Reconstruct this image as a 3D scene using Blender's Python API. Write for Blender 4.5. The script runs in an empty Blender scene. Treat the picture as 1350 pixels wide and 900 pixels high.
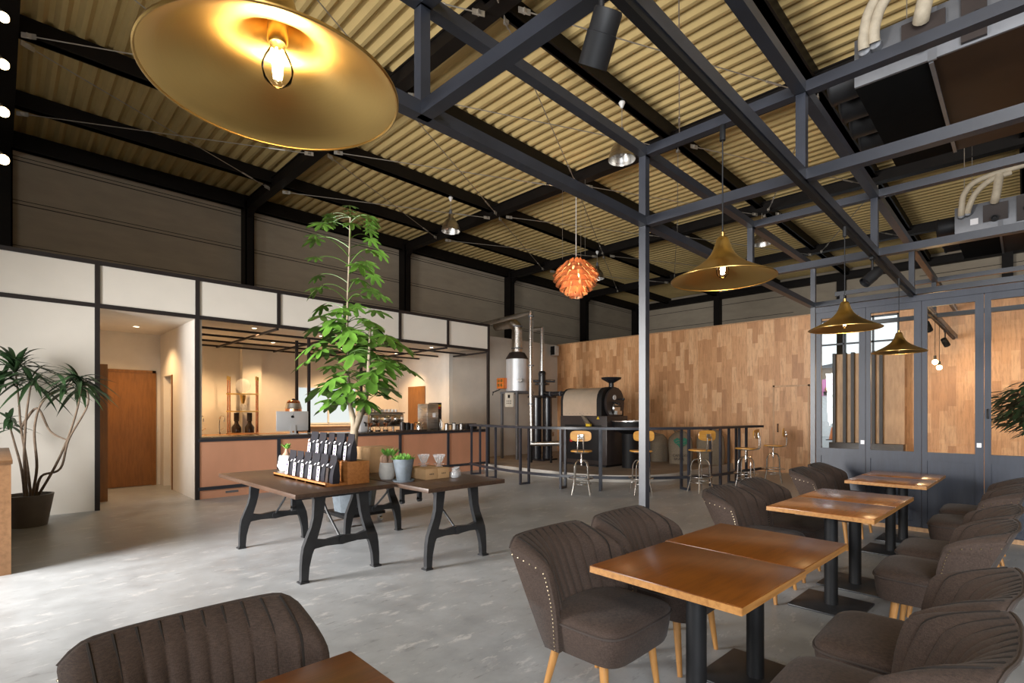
import bpy, bmesh, math, random
from mathutils import Vector, Matrix, Euler
PI = math.pi
random.seed(7)
SC = bpy.context.scene
COL = SC.collection

# ---------------------------------------------------------------- camera, world, light, exposure
cam_d = bpy.data.cameras.new('camera')
cam = bpy.data.objects.new('camera', cam_d)
COL.objects.link(cam)
cam.location = (0, 0, 1.45)
cam.rotation_euler = (PI / 2, 0, -PI / 4)
cam_d.sensor_width = 36.0
cam_d.lens = 677.0 / 1350.0 * 36.0
cam_d.shift_y = 93.0 / 1350.0
cam_d.clip_start = 0.02
cam_d.clip_end = 200
SC.camera = cam

SC.view_settings.view_transform = 'Standard'
SC.view_settings.look = 'None'
SC.view_settings.gamma = 1.0
SC.view_settings.use_curve_mapping = False
SC.view_settings.exposure = 0.0
SC.cycles.use_denoising = True
SC.cycles.max_bounces = 10
SC.cycles.diffuse_bounces = 5
SC.cycles.glossy_bounces = 4
SC.cycles.transparent_max_bounces = 12
SC.cycles.caustics_reflective = False
SC.cycles.caustics_refractive = False
SC.cycles.sample_clamp_indirect = 4.0

world = bpy.data.worlds.new('daylight')
SC.world = world
world.use_nodes = True
bg = world.node_tree.nodes['Background']
bg.inputs[0].default_value = (0.93, 0.97, 1.0, 1)
bg.inputs[1].default_value = 1.6


def area(name, loc, rot, sx, sy, power, col, spread=PI):
    d = bpy.data.lights.new(name, 'AREA')
    d.shape = 'RECTANGLE'
    d.size, d.size_y, d.energy, d.color, d.spread = sx, sy, power, col, spread
    o = bpy.data.objects.new(name, d)
    COL.objects.link(o)
    o.location, o.rotation_euler = loc, rot
    return o


def point(name, loc, power, col, r=0.03):
    d = bpy.data.lights.new(name, 'POINT')
    d.energy, d.color, d.shadow_soft_size = power, col, r
    o = bpy.data.objects.new(name, d)
    COL.objects.link(o)
    o.location = loc
    return o


def spot(name, loc, power, col, ang=110, blend=0.6, target=None, r=0.04):
    d = bpy.data.lights.new(name, 'SPOT')
    d.energy, d.color, d.shadow_soft_size = power, col, r
    d.spot_size, d.spot_blend = math.radians(ang), blend
    o = bpy.data.objects.new(name, d)
    COL.objects.link(o)
    o.location = loc
    if target is not None:
        o.rotation_euler = (Vector(target) - Vector(loc)).to_track_quat('-Z', 'Y').to_euler()
    return o


# daylight through the street windows behind the camera (wall at X = -3.2)
DAY = (1.0, 0.975, 0.94)
area('street_window_daylight', (-3.30, 6.0, 1.9), (0, -PI / 2 + 0.15, 0), 3.0, 2.3, 580, DAY, 1.85)
area('street_window_daylight', (-3.30, -3.6, 2.0), (0, -PI / 2 + 0.1, 0), 3.0, 4.6, 540, (0.88, 0.94, 1.0), 2.4)
# added fill that brightens the roof from an invented high opening
area('roof_fill_light', (-3.35, -2.6, 5.2), (0, -PI / 2, 0), 1.3, 6.4, 430, DAY)
WARM = (1.0, 0.66, 0.33)
WARM2 = (1.0, 0.63, 0.31)


# ---------------------------------------------------------------- materials
def new_mat(name):
    m = bpy.data.materials.new(name)
    m.use_nodes = True
    nt = m.node_tree
    return m, nt, nt.nodes['Principled BSDF']


def setp(b, **kw):
    names = {'rough': 'Roughness', 'metal': 'Metallic', 'trans': 'Transmission Weight', 'ior': 'IOR', 'coat': 'Coat Weight',
             'coatr': 'Coat Roughness', 'sheen': 'Sheen Weight', 'spec': 'Specular IOR Level', 'alpha': 'Alpha', 'aniso': 'Anisotropic'}
    for k, v in kw.items():
        b.inputs[names[k]].default_value = v


def coords(nt, scale=(1, 1, 1), rot=(0, 0, 0), world_space=False):
    tc = nt.nodes.new('ShaderNodeTexCoord')
    mp = nt.nodes.new('ShaderNodeMapping')
    mp.inputs['Scale'].default_value = scale
    mp.inputs['Rotation'].default_value = rot
    if world_space:
        g = nt.nodes.new('ShaderNodeNewGeometry')
        nt.links.new(g.outputs['Position'], mp.inputs['Vector'])
    else:
        nt.links.new(tc.outputs['Object'], mp.inputs['Vector'])
    return mp.outputs['Vector']


def noise(nt, vec, scale, detail=4, rough=0.6):
    n = nt.nodes.new('ShaderNodeTexNoise')
    n.inputs['Scale'].default_value = scale
    n.inputs['Detail'].default_value = detail
    n.inputs['Roughness'].default_value = rough
    nt.links.new(vec, n.inputs['Vector'])
    return n.outputs['Fac']


def ramp(nt, fac, stops):
    r = nt.nodes.new('ShaderNodeValToRGB')
    e = r.color_ramp.elements
    while len(e) < len(stops):
        e.new(0.5)
    for i, (p, c) in enumerate(stops):
        e[i].position = p
        e[i].color = (c[0], c[1], c[2], 1) if not isinstance(c, (int, float)) else (c, c, c, 1)
    nt.links.new(fac, r.inputs['Fac'])
    return r.outputs['Color']


def mix(nt, fac, a, b, mode='MIX'):
    n = nt.nodes.new('ShaderNodeMix')
    n.data_type = 'RGBA'
    n.blend_type = mode
    for sock, v in ((n.inputs[0], fac), (n.inputs[6], a), (n.inputs[7], b)):
        if isinstance(v, (int, float)):
            sock.default_value = v
        elif isinstance(v, tuple):
            sock.default_value = (v[0], v[1], v[2], 1)
        else:
            nt.links.new(v, sock)
    return n.outputs[2]


def bump(nt, b, height, strength=0.2, dist=0.01):
    n = nt.nodes.new('ShaderNodeBump')
    n.inputs['Strength'].default_value = strength
    n.inputs['Distance'].default_value = dist
    nt.links.new(height, n.inputs['Height'])
    nt.links.new(n.outputs['Normal'], b.inputs['Normal'])


def plain(name, c, rough=0.5, metal=0.0, var=0.12, scale=6.0, bumpy=0.0, stretch=(1, 1, 1), **kw):
    m, nt, b = new_mat(name)
    v = coords(nt, stretch)
    f = noise(nt, v, scale)
    lo = tuple(x * (1 - var) for x in c)
    hi = tuple(min(1, x * (1 + var)) for x in c)
    nt.links.new(ramp(nt, f, [(0.3, lo), (0.7, hi)]), b.inputs['Base Color'])
    setp(b, rough=rough, metal=metal, **kw)
    if bumpy:
        bump(nt, b, noise(nt, v, scale * 12, 2), bumpy, 0.004)
    return m


def emit(name, c, s):
    m, nt, b = new_mat(name)
    b.inputs['Base Color'].default_value = (c[0], c[1], c[2], 1)
    b.inputs['Emission Color'].default_value = (c[0], c[1], c[2], 1)
    b.inputs['Emission Strength'].default_value = s
    return m


def clear_glass(name, tint=(0.93, 0.96, 0.96), refl=1.0, ior=1.45):
    """thin pane: see-through with a Fresnel reflection"""
    m = bpy.data.materials.new(name)
    m.use_nodes = True
    nt = m.node_tree
    nt.nodes.remove(nt.nodes['Principled BSDF'])
    out = nt.nodes['Material Output']
    t = nt.nodes.new('ShaderNodeBsdfTransparent')
    t.inputs[0].default_value = (*tint, 1)
    g = nt.nodes.new('ShaderNodeBsdfGlossy')
    g.inputs['Roughness'].default_value = 0.01
    g.inputs['Color'].default_value = (refl, refl, refl, 1)
    fr = nt.nodes.new('ShaderNodeFresnel')
    fr.inputs[0].default_value = ior
    mx = nt.nodes.new('ShaderNodeMixShader')
    nt.links.new(fr.outputs[0], mx.inputs[0])
    nt.links.new(t.outputs[0], mx.inputs[1])
    nt.links.new(g.outputs[0], mx.inputs[2])
    nt.links.new(mx.outputs[0], out.inputs['Surface'])
    return m


def wood(name, light, dark, axis=0, grain=14.0, rough=0.35, coat=0.0, scale=1.0):
    """grain runs along the object axis given"""
    m, nt, b = new_mat(name)
    st = [grain, grain, grain]
    st[axis] = 1.2
    v = coords(nt, tuple(s * scale for s in st))
    f = noise(nt, v, 3.0, 6, 0.65)
    g = noise(nt, coords(nt, (1.5, 1.5, 1.5)), 1.3, 2)
    c = ramp(nt, f, [(0.32, dark), (0.55, light), (0.8, tuple(min(1, x * 1.12) for x in light))])
    c2 = mix(nt, ramp(nt, g, [(0.35, 0.0), (0.75, 0.45)]), c, tuple(x * 0.75 for x in dark))
    nt.links.new(c2, b.inputs['Base Color'])
    setp(b, rough=rough, coat=coat, coatr=0.18)
    bump(nt, b, f, 0.08, 0.003)
    return m


def floor_mat():
    m, nt, b = new_mat('polished_concrete')
    v = coords(nt, world_space=True)
    big = noise(nt, v, 0.55, 5, 0.6)
    mid = noise(nt, v, 3.2, 6, 0.65)
    base = ramp(nt, big, [(0.30, (0.255, 0.262, 0.27)), (0.7, (0.40, 0.415, 0.43))])
    base = mix(nt, 0.45, base, ramp(nt, mid, [(0.3, (0.20, 0.205, 0.21)), (0.7, (0.44, 0.455, 0.47))]))
    # pale patches of levelling compound along rough lines
    st = coords(nt, (1.1, 2.6, 1), (0, 0, -0.15), world_space=True)
    pa = noise(nt, st, 3.1, 10, 0.74)
    base = mix(nt, ramp(nt, pa, [(0.565, 0.0), (0.60, 0.35), (0.66, 0.6)]), base, (0.60, 0.585, 0.57))
    # dark scuffs
    sc = noise(nt, coords(nt, (1.3, 5.0, 1), (0, 0, 0.9), world_space=True), 4.5, 9, 0.74)
    base = mix(nt, ramp(nt, sc, [(0.575, 0.0), (0.65, 0.5)]), base, (0.14, 0.137, 0.132))
    nt.links.new(base, b.inputs['Base Color'])
    rr = ramp(nt, mid, [(0.3, 0.30), (0.7, 0.46)])
    nt.links.new(rr, b.inputs['Roughness'])
    bump(nt, b, mid, 0.06, 0.004)
    return m


def parquet(name):
    """upright staves of mixed oak: long in Z, narrow in Y"""
    m, nt, b = new_mat(name)
    g = nt.nodes.new('ShaderNodeNewGeometry')
    sep = nt.nodes.new('ShaderNodeSeparateXYZ')
    nt.links.new(g.outputs['Position'], sep.inputs[0])
    cb = nt.nodes.new('ShaderNodeCombineXYZ')
    add = nt.nodes.new('ShaderNodeMath')
    add.operation = 'ADD'
    nt.links.new(sep.outputs['X'], add.inputs[0])
    nt.links.new(sep.outputs['Y'], add.inputs[1])
    nt.links.new(sep.outputs['Z'], cb.inputs['X'])
    nt.links.new(add.outputs[0], cb.inputs['Y'])
    br = nt.nodes.new('ShaderNodeTexBrick')
    br.offset = 0.37
    br.offset_frequency = 2
    br.squash = 0.7
    br.squash_frequency = 3
    br.inputs['Scale'].default_value = 1.0
    br.inputs['Mortar Size'].default_value = 0.0012
    br.inputs['Mortar Smooth'].default_value = 0.3
    br.inputs['Brick Width'].default_value = 0.56
    br.inputs['Row Height'].default_value = 0.128
    br.inputs['Color1'].default_value = (0, 0, 0, 1)
    br.inputs['Color2'].default_value = (1, 1, 1, 1)
    br.inputs['Mortar'].default_value = (0.3, 0.3, 0.3, 1)
    nt.links.new(cb.outputs[0], br.inputs['Vector'])
    c = ramp(nt, br.outputs['Color'], [(0.0, (0.43, 0.205, 0.085)), (0.3, (0.56, 0.285, 0.125)), (0.65, (0.63, 0.34, 0.16)), (1.0, (0.71, 0.42, 0.22))])
    gr = noise(nt, coords(nt, (14, 14, 1.5), world_space=True), 2.0, 7, 0.75)
    c = mix(nt, ramp(nt, gr, [(0.47, 0.0), (0.66, 0.7)]), c, (0.30, 0.14, 0.055))
    nt.links.new(c, b.inputs['Base Color'])
    setp(b, rough=0.5)
    return m


def fabric(name, c):
    m, nt, b = new_mat(name)
    v = coords(nt)
    w1 = noise(nt, coords(nt, (1, 1, 0.15)), 420, 1)
    w2 = noise(nt, coords(nt, (0.15, 0.15, 1)), 420, 1)
    f = mix(nt, 0.5, w1, w2)
    big = noise(nt, v, 7, 3)
    c1 = ramp(nt, f, [(0.38, tuple(x * 0.6 for x in c)), (0.62, tuple(x * 1.45 for x in c))])
    c2 = mix(nt, ramp(nt, big, [(0.3, 0.0), (0.75, 0.35)]), c1, tuple(x * 1.5 for x in c))
    nt.links.new(c2, b.inputs['Base Color'])
    setp(b, rough=0.85, sheen=0.06, spec=0.3)
    bump(nt, b, f, 0.25, 0.002)
    return m


def brushed(name, c, rough=0.28, scale=60, axis=2):
    m, nt, b = new_mat(name)
    st = [scale * 0.05] * 3
    st[axis] = scale
    f = noise(nt, coords(nt, tuple(st)), 1.0, 3)
    nt.links.new(ramp(nt, f, [(0.3, tuple(x * 0.8 for x in c)), (0.7, c)]), b.inputs['Base Color'])
    nt.links.new(ramp(nt, f, [(0.3, rough * 0.75), (0.7, rough * 1.35)]), b.inputs['Roughness'])
    setp(b, metal=1.0, aniso=0.4)
    return m


def spun(name, c, rough):
    """metal spun on a lathe: fine rings round the object Z axis"""
    m, nt, b = new_mat(name)
    v = coords(nt, (1, 1, 0))
    ln = nt.nodes.new('ShaderNodeVectorMath')
    ln.operation = 'LENGTH'
    nt.links.new(v, ln.inputs[0])
    cb = nt.nodes.new('ShaderNodeCombineXYZ')
    nt.links.new(ln.outputs['Value'], cb.inputs['X'])
    f = noise(nt, cb.outputs[0], 230, 3)
    nt.links.new(ramp(nt, f, [(0.3, tuple(x * 0.95 for x in c)), (0.7, c)]), b.inputs['Base Color'])
    nt.links.new(ramp(nt, f, [(0.3, rough * 0.95), (0.7, rough * 1.08)]), b.inputs['Roughness'])
    setp(b, metal=1.0, aniso=0.75)
    tg = nt.nodes.new('ShaderNodeTangent')
    tg.direction_type = 'RADIAL'
    tg.axis = 'Z'
    nt.links.new(tg.outputs[0], b.inputs['Tangent'])
    return m


M = {}
M['floor'] = floor_mat()
M['parquet'] = parquet('oak_stave_parquet')
M['stage'] = plain('stage_concrete', (0.24, 0.20, 0.165), 0.6, var=0.2, scale=2.5)
M['riser'] = plain('pale_concrete', (0.50, 0.47, 0.43), 0.7, var=0.15, scale=3)
M['steel'] = plain('blackened_steel', (0.026, 0.029, 0.039), 0.36, var=0.2, scale=4, spec=0.5)
M['roofsteel'] = plain('brown_black_roof_steel', (0.008, 0.006, 0.005), 0.55, var=0.25, scale=3, spec=0.2)
M['trimsteel'] = plain('dark_partition_steel', (0.020, 0.016, 0.016), 0.45, var=0.15, spec=0.3)
M['roof'] = plain('cream_roof_liner', (0.58, 0.425, 0.18), 0.8, var=0.08, scale=1.2)
M['cladding'] = plain('grey_beige_cladding', (0.42, 0.355, 0.27), 0.7, var=0.08, scale=1.5, stretch=(1, 1, 3))
M['groove'] = plain('cladding_joint', (0.05, 0.042, 0.035), 0.8)
M['plaster'] = plain('warm_white_plaster', (0.74, 0.70, 0.64), 0.85, var=0.04, scale=3)
M['panel'] = plain('white_panel', (0.69, 0.65, 0.59), 0.6, var=0.03, scale=2)
M['greywall'] = plain('putty_plaster', (0.60, 0.54, 0.47), 0.85, var=0.06, scale=2)
M['copper'] = plain('copper_sheet', (0.86, 0.44, 0.28), 0.40, 0.55, var=0.10, scale=1.2, stretch=(1, 1, 0.4))
M['coppershiny'] = brushed('polished_copper', (0.80, 0.38, 0.22), 0.2, 30, 2)
M['counter'] = plain('dark_counter_top', (0.035, 0.028, 0.026), 0.15, var=0.2)
M['doorwood'] = wood('brown_door_wood', (0.27, 0.115, 0.030), (0.20, 0.082, 0.020), 2, 10, 0.35)
M['counterwood'] = wood('back_counter_wood', (0.42, 0.22, 0.09), (0.30, 0.14, 0.05), 0, 10, 0.3)
M['tabletop'] = wood('varnished_oak_top', (0.155, 0.045, 0.004), (0.10, 0.027, 0.0025), 0, 16, 0.30, 0.10)
M['tabletop_sheen'] = wood('reflection_paled_oak_top', (0.34, 0.125, 0.034), (0.25, 0.086, 0.021), 0, 16, 0.22, 0.25)  # same oak coloured paler, reflections on the farther tops put into the tone
M['tableedge'] = wood('lit_oak_edge', (0.42, 0.20, 0.058), (0.27, 0.115, 0.03), 0, 16, 0.4)  # edges coloured paler than the tops, as if lit from the front
M['walnut'] = wood('walnut_top', (0.080, 0.045, 0.029), (0.040, 0.022, 0.014), 1, 12, 0.34, 0.0)
M['redwood'] = wood('orange_cedar', (0.44, 0.175, 0.05), (0.30, 0.105, 0.028), 1, 12, 0.4)
M['legwood'] = wood('beech_leg', (0.44, 0.215, 0.065), (0.34, 0.155, 0.042), 2, 12, 0.38)
M['stoolwood'] = wood('honey_plywood', (0.62, 0.31, 0.06), (0.48, 0.21, 0.035), 0, 12, 0.3, 0.3)
M['cabwood'] = wood('cabinet_wood', (0.27, 0.14, 0.065), (0.19, 0.095, 0.04), 1, 8, 0.45)
M['slatwood'] = wood('screen_board_wood', (0.50, 0.29, 0.14), (0.36, 0.19, 0.085), 2, 8, 0.5)
M['fabric'] = fabric('brown_wool_upholstery', (0.043, 0.028, 0.0215))
M['piping'] = plain('brown_piping', (0.045, 0.033, 0.028), 0.8)
M['seam'] = plain('seam_shade', (0.012, 0.008, 0.006), 0.9)  # near-black cords laid in the seams so the flute grooves look shaded
M['nail'] = plain('antique_nail', (0.46, 0.38, 0.26), 0.3, 1.0)
M['iron'] = plain('black_cast_iron', (0.034, 0.035, 0.038), 0.42, var=0.2, scale=9, metal=0.3)
M['brass'] = spun('spun_brass', (0.72, 0.49, 0.17), 0.33)
M['brassdark'] = plain('brass_cap', (0.55, 0.36, 0.12), 0.3, 1.0)
M['chrome'] = plain('chrome', (0.72, 0.70, 0.67), 0.18, 1.0, var=0.05)
M['stainless'] = brushed('stainless_steel', (0.62, 0.60, 0.57), 0.3, 40, 2)
M['galv'] = plain('galvanised_sheet', (0.17, 0.175, 0.19), 0.5, 0.5, var=0.12, scale=5)
M['black'] = plain('matt_black', (0.009, 0.009, 0.010), 0.55, var=0.15, spec=0.3)
M['glossblack'] = plain('gloss_black', (0.015, 0.015, 0.018), 0.2, var=0.1)
M['darkbrown'] = plain('dark_machine_brown', (0.035, 0.026, 0.024), 0.4, var=0.15)
M['rubber'] = plain('black_rubber', (0.02, 0.02, 0.02), 0.7)
M['white'] = plain('white_plastic', (0.75, 0.74, 0.72), 0.4, var=0.03)
M['cream'] = plain('cream_lagging', (0.42, 0.36, 0.27), 0.6, var=0.12, scale=18, bumpy=0.3)
M['wire'] = plain('zinc_wire', (0.50, 0.46, 0.40), 0.4, 0.7)
M['glass'] = clear_glass('window_pane', (0.97, 0.985, 0.985), 0.9)
M['glassware'] = clear_glass('clear_glassware', (0.97, 0.975, 0.98), 0.9, 1.12)
M['glintglass'] = plain('whitened_glass', (0.80, 0.82, 0.86), 0.06, var=0.02, alpha=0.24, spec=1.0)  # clear glass given a whitish body in place of its bright reflections
M['frost'] = emit('bright_frosted_pane', (0.82, 0.93, 0.95), 0.85)
M['frost'].node_tree.nodes['Principled BSDF'].inputs['Base Color'].default_value = (0.08, 0.09, 0.09, 1)
M['bulb'] = emit('bulb_glow', (1.0, 0.70, 0.34), 14.0)
M['filament'] = emit('filament_glow', (1.0, 0.80, 0.48), 60.0)
M['downlight'] = emit('downlight_disc', (1.0, 0.86, 0.64), 10.0)
M['bluepaint'] = plain('blue_black_painted_wood', (0.017, 0.021, 0.035), 0.45, var=0.18, scale=5, stretch=(6, 6, 0.6))
M['kraft'] = plain('kraft_card', (0.52, 0.32, 0.16), 0.75, var=0.08, scale=8)
M['burlap'] = plain('burlap', (0.21, 0.165, 0.115), 0.95, var=0.22, scale=60, bumpy=0.5)
M['greenprint'] = plain('green_sack_print', (0.03, 0.16, 0.10), 0.9)
M['darkprint'] = plain('dark_sack_print', (0.045, 0.035, 0.03), 0.9)
M['leaf'] = plain('glossy_green_leaf', (0.095, 0.215, 0.028), 0.42, var=0.55, scale=3.0)
M['leafdark'] = plain('dark_strap_leaf', (0.022, 0.052, 0.018), 0.45, var=0.4, scale=5)
M['succulent'] = plain('bright_succulent', (0.18, 0.40, 0.07), 0.45, var=0.4, scale=20)
M['bark'] = plain('pale_bark', (0.30, 0.24, 0.17), 0.85, var=0.35, scale=14, bumpy=0.4, stretch=(1, 1, 0.4))
M['stem'] = plain('brown_stem', (0.13, 0.09, 0.06), 0.8, var=0.3, scale=20)
M['bulbous'] = plain('caudex_skin', (0.36, 0.22, 0.15), 0.8, var=0.2, scale=16)
M['concpot'] = plain('pale_cement_pot', (0.52, 0.50, 0.47), 0.8, var=0.12, scale=14, bumpy=0.2)
M['bluepot'] = plain('blue_grey_pot', (0.145, 0.172, 0.20), 0.7, var=0.2, scale=12, bumpy=0.2)
M['browngrey'] = plain('brown_grey_pot', (0.125, 0.108, 0.095), 0.6, var=0.1)
M['soil'] = plain('potting_soil', (0.05, 0.035, 0.025), 0.95, bumpy=0.5)
M['orange'] = plain('orange_enamel', (0.60, 0.15, 0.02), 0.3, var=0.1)
M['beige'] = plain('beige_enamel', (0.60, 0.55, 0.47), 0.4, var=0.04)
M['yellow'] = plain('yellow_plastic', (0.75, 0.50, 0.03), 0.4)
M['red'] = plain('red_plastic', (0.55, 0.03, 0.02), 0.4)
M['alu'] = plain('silver_aluminium', (0.66, 0.67, 0.69), 0.38, 0.35, var=0.03)
M['foil'] = plain('crinkled_foil', (0.66, 0.62, 0.58), 0.25, 1.0, var=0.1, scale=20, bumpy=0.9)
M['copperleaf'] = plain('copper_lamp_leaf', (0.90, 0.50, 0.28), 0.38, 0.4, var=0.08)
M['pouch'] = plain('black_foil_pouch', (0.020, 0.020, 0.026), 0.32, var=0.2)
M['label'] = plain('white_label', (0.80, 0.78, 0.80), 0.6, var=0.02)
M['labelink'] = plain('violet_label_ink', (0.10, 0.06, 0.16), 0.6)
M['coffee'] = plain('dark_coffee', (0.02, 0.010, 0.006), 0.15)
M['pink'] = plain('pink_poster', (0.80, 0.25, 0.55), 0.7)
M['street'] = plain('pale_street_render', (0.78, 0.79, 0.80), 0.8, var=0.06)
M['asphalt'] = plain('asphalt', (0.35, 0.36, 0.37), 0.9)
M['streetbrown'] = plain('brown_street_wall', (0.22, 0.15, 0.10), 0.9)
M['casing'] = plain('black_lagged_casing', (0.005, 0.005, 0.005), 0.9, spec=0.05)
M['ductbrown'] = plain('brown_duct_board', (0.030, 0.014, 0.006), 0.55, var=0.2, scale=2, spec=0.2)


# ---------------------------------------------------------------- mesh helpers
class MB:
    def __init__(s):
        s.bm = bmesh.new()

    def _v(s, p):
        return s.bm.verts.new(p)

    def face(s, pts):
        return s.bm.faces.new([s._v(p) for p in pts])

    def box(s, x0, x1, y0, y1, z0, z1, bev=0.0):
        return s.obox(((x0 + x1) / 2, (y0 + y1) / 2, (z0 + z1) / 2), (abs(x1 - x0), abs(y1 - y0), abs(z1 - z0)), None, bev)

    def obox(s, c, size, rot=None, bev=0.0, seg=2):
        mt = Matrix.Translation(Vector(c))
        if rot is not None:
            mt = mt @ (rot.to_matrix().to_4x4() if isinstance(rot, Euler) else rot.to_4x4())
        mt = mt @ Matrix.Diagonal((size[0], size[1], size[2], 1))
        r = bmesh.ops.create_cube(s.bm, size=1.0, matrix=mt)
        if bev > 0:
            ed = list({e for v in r['verts'] for e in v.link_edges})
            bmesh.ops.bevel(s.bm, geom=ed, offset=bev, segments=seg, affect='EDGES', profile=0.5)
        return s

    def bar(s, p0, p1, w, h=None, up=(0, 0, 1)):
        """square bar from p0 to p1, w across, h along up"""
        p0, p1 = Vector(p0), Vector(p1)
        h = h or w
        d = (p1 - p0)
        L = d.length
        x = d.normalized()
        z = Vector(up)
        if abs(x.dot(z)) > 0.98:
            z = Vector((1, 0, 0))
        y = z.cross(x).normalized()
        z = x.cross(y)
        R = Matrix((x, y, z)).transposed()
        return s.obox((p0 + p1) / 2, (L, w, h), R)

    def ring(s, c, x, y, r, n):
        return [s._v(c + x * (r * math.cos(2 * PI * i / n)) + y * (r * math.sin(2 * PI * i / n))) for i in range(n)]

    def bridge(s, a, b):
        n = len(a)
        for i in range(n):
            s.bm.faces.new((a[i], a[(i + 1) % n], b[(i + 1) % n], b[i]))

    def cyl(s, p0, p1, r0, r1=None, n=16, caps=True):
        return s.tube([p0, p1], [r0, r0 if r1 is None else r1], n, caps)

    def tube(s, pts, r, n=8, caps=True, closed=False):
        P = [Vector(p) for p in pts]
        k = len(P)
        rs = list(r) if isinstance(r, (list, tuple)) else [r] * k
        rings = []
        up = None
        for i in range(k):
            if closed:
                t = (P[(i + 1) % k] - P[i - 1]).normalized()
            elif i == 0:
                t = (P[1] - P[0]).normalized()
            elif i == k - 1:
                t = (P[-1] - P[-2]).normalized()
            else:
                t = ((P[i + 1] - P[i]).normalized() + (P[i] - P[i - 1]).normalized())
                t = t.normalized() if t.length > 1e-6 else (P[i + 1] - P[i]).normalized()
            if up is None:
                up = Vector((0, 0, 1)) if abs(t.z) < 0.9 else Vector((1, 0, 0))
            x = up - t * up.dot(t)
            if x.length < 1e-4:
                up = Vector((0, 1, 0))
                x = up - t * up.dot(t)
            x.normalize()
            y = t.cross(x)
            up = x
            rings.append(s.ring(P[i], x, y, max(rs[i], 1e-5), n))
        for i in range(k - 1):
            s.bridge(rings[i], rings[i + 1])
        if closed:
            s.bridge(rings[-1], rings[0])
        elif caps:
            s.bm.faces.new(list(reversed(rings[0])))
            s.bm.faces.new(rings[-1])
        return s

    def lathe(s, prof, n=24, c=(0, 0, 0), mat=None, arc=None):
        c = Vector(c)
        R = mat or Matrix.Identity(3)
        rings = []
        for (r, z) in prof:
            if r < 1e-5:
                rings.append([s._v(c + R @ Vector((0, 0, z)))])
            else:
                rings.append([s._v(c + R @ Vector((r * math.cos(2 * PI * i / n), r * math.sin(2 * PI * i / n), z))) for i in range(n)])
        for a, b in zip(rings[:-1], rings[1:]):
            if len(a) == 1 and len(b) == 1:
                continue
            if len(a) == 1:
                for i in range(n):
                    s.bm.faces.new((a[0], b[i], b[(i + 1) % n]))
            elif len(b) == 1:
                for i in range(n):
                    s.bm.faces.new((a[i], a[(i + 1) % n], b[0]))
            else:
                s.bridge(a, b)
        return s

    def ball(s, c, r, u=10, v=7, sc=(1, 1, 1)):
        mt = Matrix.Translation(Vector(c)) @ Matrix.Diagonal((sc[0], sc[1], sc[2], 1))
        bmesh.ops.create_uvsphere(s.bm, u_segments=u, v_segments=v, radius=r, matrix=mt)
        return s

    def ico(s, c, r):
        bmesh.ops.create_icosphere(s.bm, subdivisions=1, radius=r, matrix=Matrix.Translation(Vector(c)))
        return s

    def prism(s, poly, f, a, b):
        """poly: 2D points; f(u, v, w) -> 3D; extruded from w=a to w=b"""
        n = len(poly)
        A = [s._v(f(u, v, a)) for u, v in poly]
        B = [s._v(f(u, v, b)) for u, v in poly]
        s.bm.faces.new(A)
        s.bm.faces.new(list(reversed(B)))
        for i in range(n):
            s.bm.faces.new((A[i], B[i], B[(i + 1) % n], A[(i + 1) % n]))
        return s

    def grid(s, rows, closed_u=False):
        V = [[s._v(p) for p in r] for r in rows]
        for a, b in zip(V[:-1], V[1:]):
            k = len(a)
            for i in range(k if closed_u else k - 1):
                s.bm.faces.new((a[i], a[(i + 1) % k], b[(i + 1) % k], b[i]))
        return V

    def mesh(s, name, m, smooth=True, ang=38, recalc=True):
        if recalc:
            bmesh.ops.recalc_face_normals(s.bm, faces=s.bm.faces)
        me = bpy.data.meshes.new(name)
        s.bm.to_mesh(me)
        s.bm.free()
        me.materials.append(m)
        if smooth:
            for p in me.polygons:
                p.use_smooth = True
            me.set_sharp_from_angle(angle=math.radians(ang))
        return me

    def build(s, name, m, parent=None, loc=(0, 0, 0), rotz=0.0, smooth=True, ang=38, label=None, recalc=True):
        o = bpy.data.objects.new(name, s.mesh(name, m, smooth, ang, recalc))
        COL.objects.link(o)
        o.location = loc
        o.rotation_euler = (0, 0, rotz)
        if parent is not None:
            o.parent = parent
        if label:
            o['label'] = label
        return o


def tag(o, label, cat, group=None, kind=None):
    o['label'] = label
    o['category'] = cat
    if group:
        o['group'] = group
    if kind:
        o['kind'] = kind
    return o


def thing(name, label, cat, loc=(0, 0, 0), rotz=0.0, group=None):
    o = bpy.data.objects.new(name, None)
    o.empty_display_size = 0.1
    COL.objects.link(o)
    o.location = loc
    o.rotation_euler = (0, 0, rotz)
    return tag(o, label, cat, group)


def struct(name, mb, m, smooth=False, label=None, parent=None):
    o = mb.build(name, m, parent, smooth=smooth)
    if parent is None:
        o['kind'] = 'structure'
    if label:
        o['label'] = label
    return o


def dup(root, loc, rotz, label, group=None):
    """copy of a thing together with copies of its parts and sub-parts"""
    def cp(o, parent):
        c = o.copy()
        COL.objects.link(c)
        if parent is not None:
            c.parent = parent
        for ch in list(o.children):
            cp(ch, c)
        return c
    r = cp(root, None)
    r.location = loc
    r.rotation_euler = (0, 0, rotz)
    r['label'] = label
    if group:
        r['group'] = group
    return r


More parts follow.
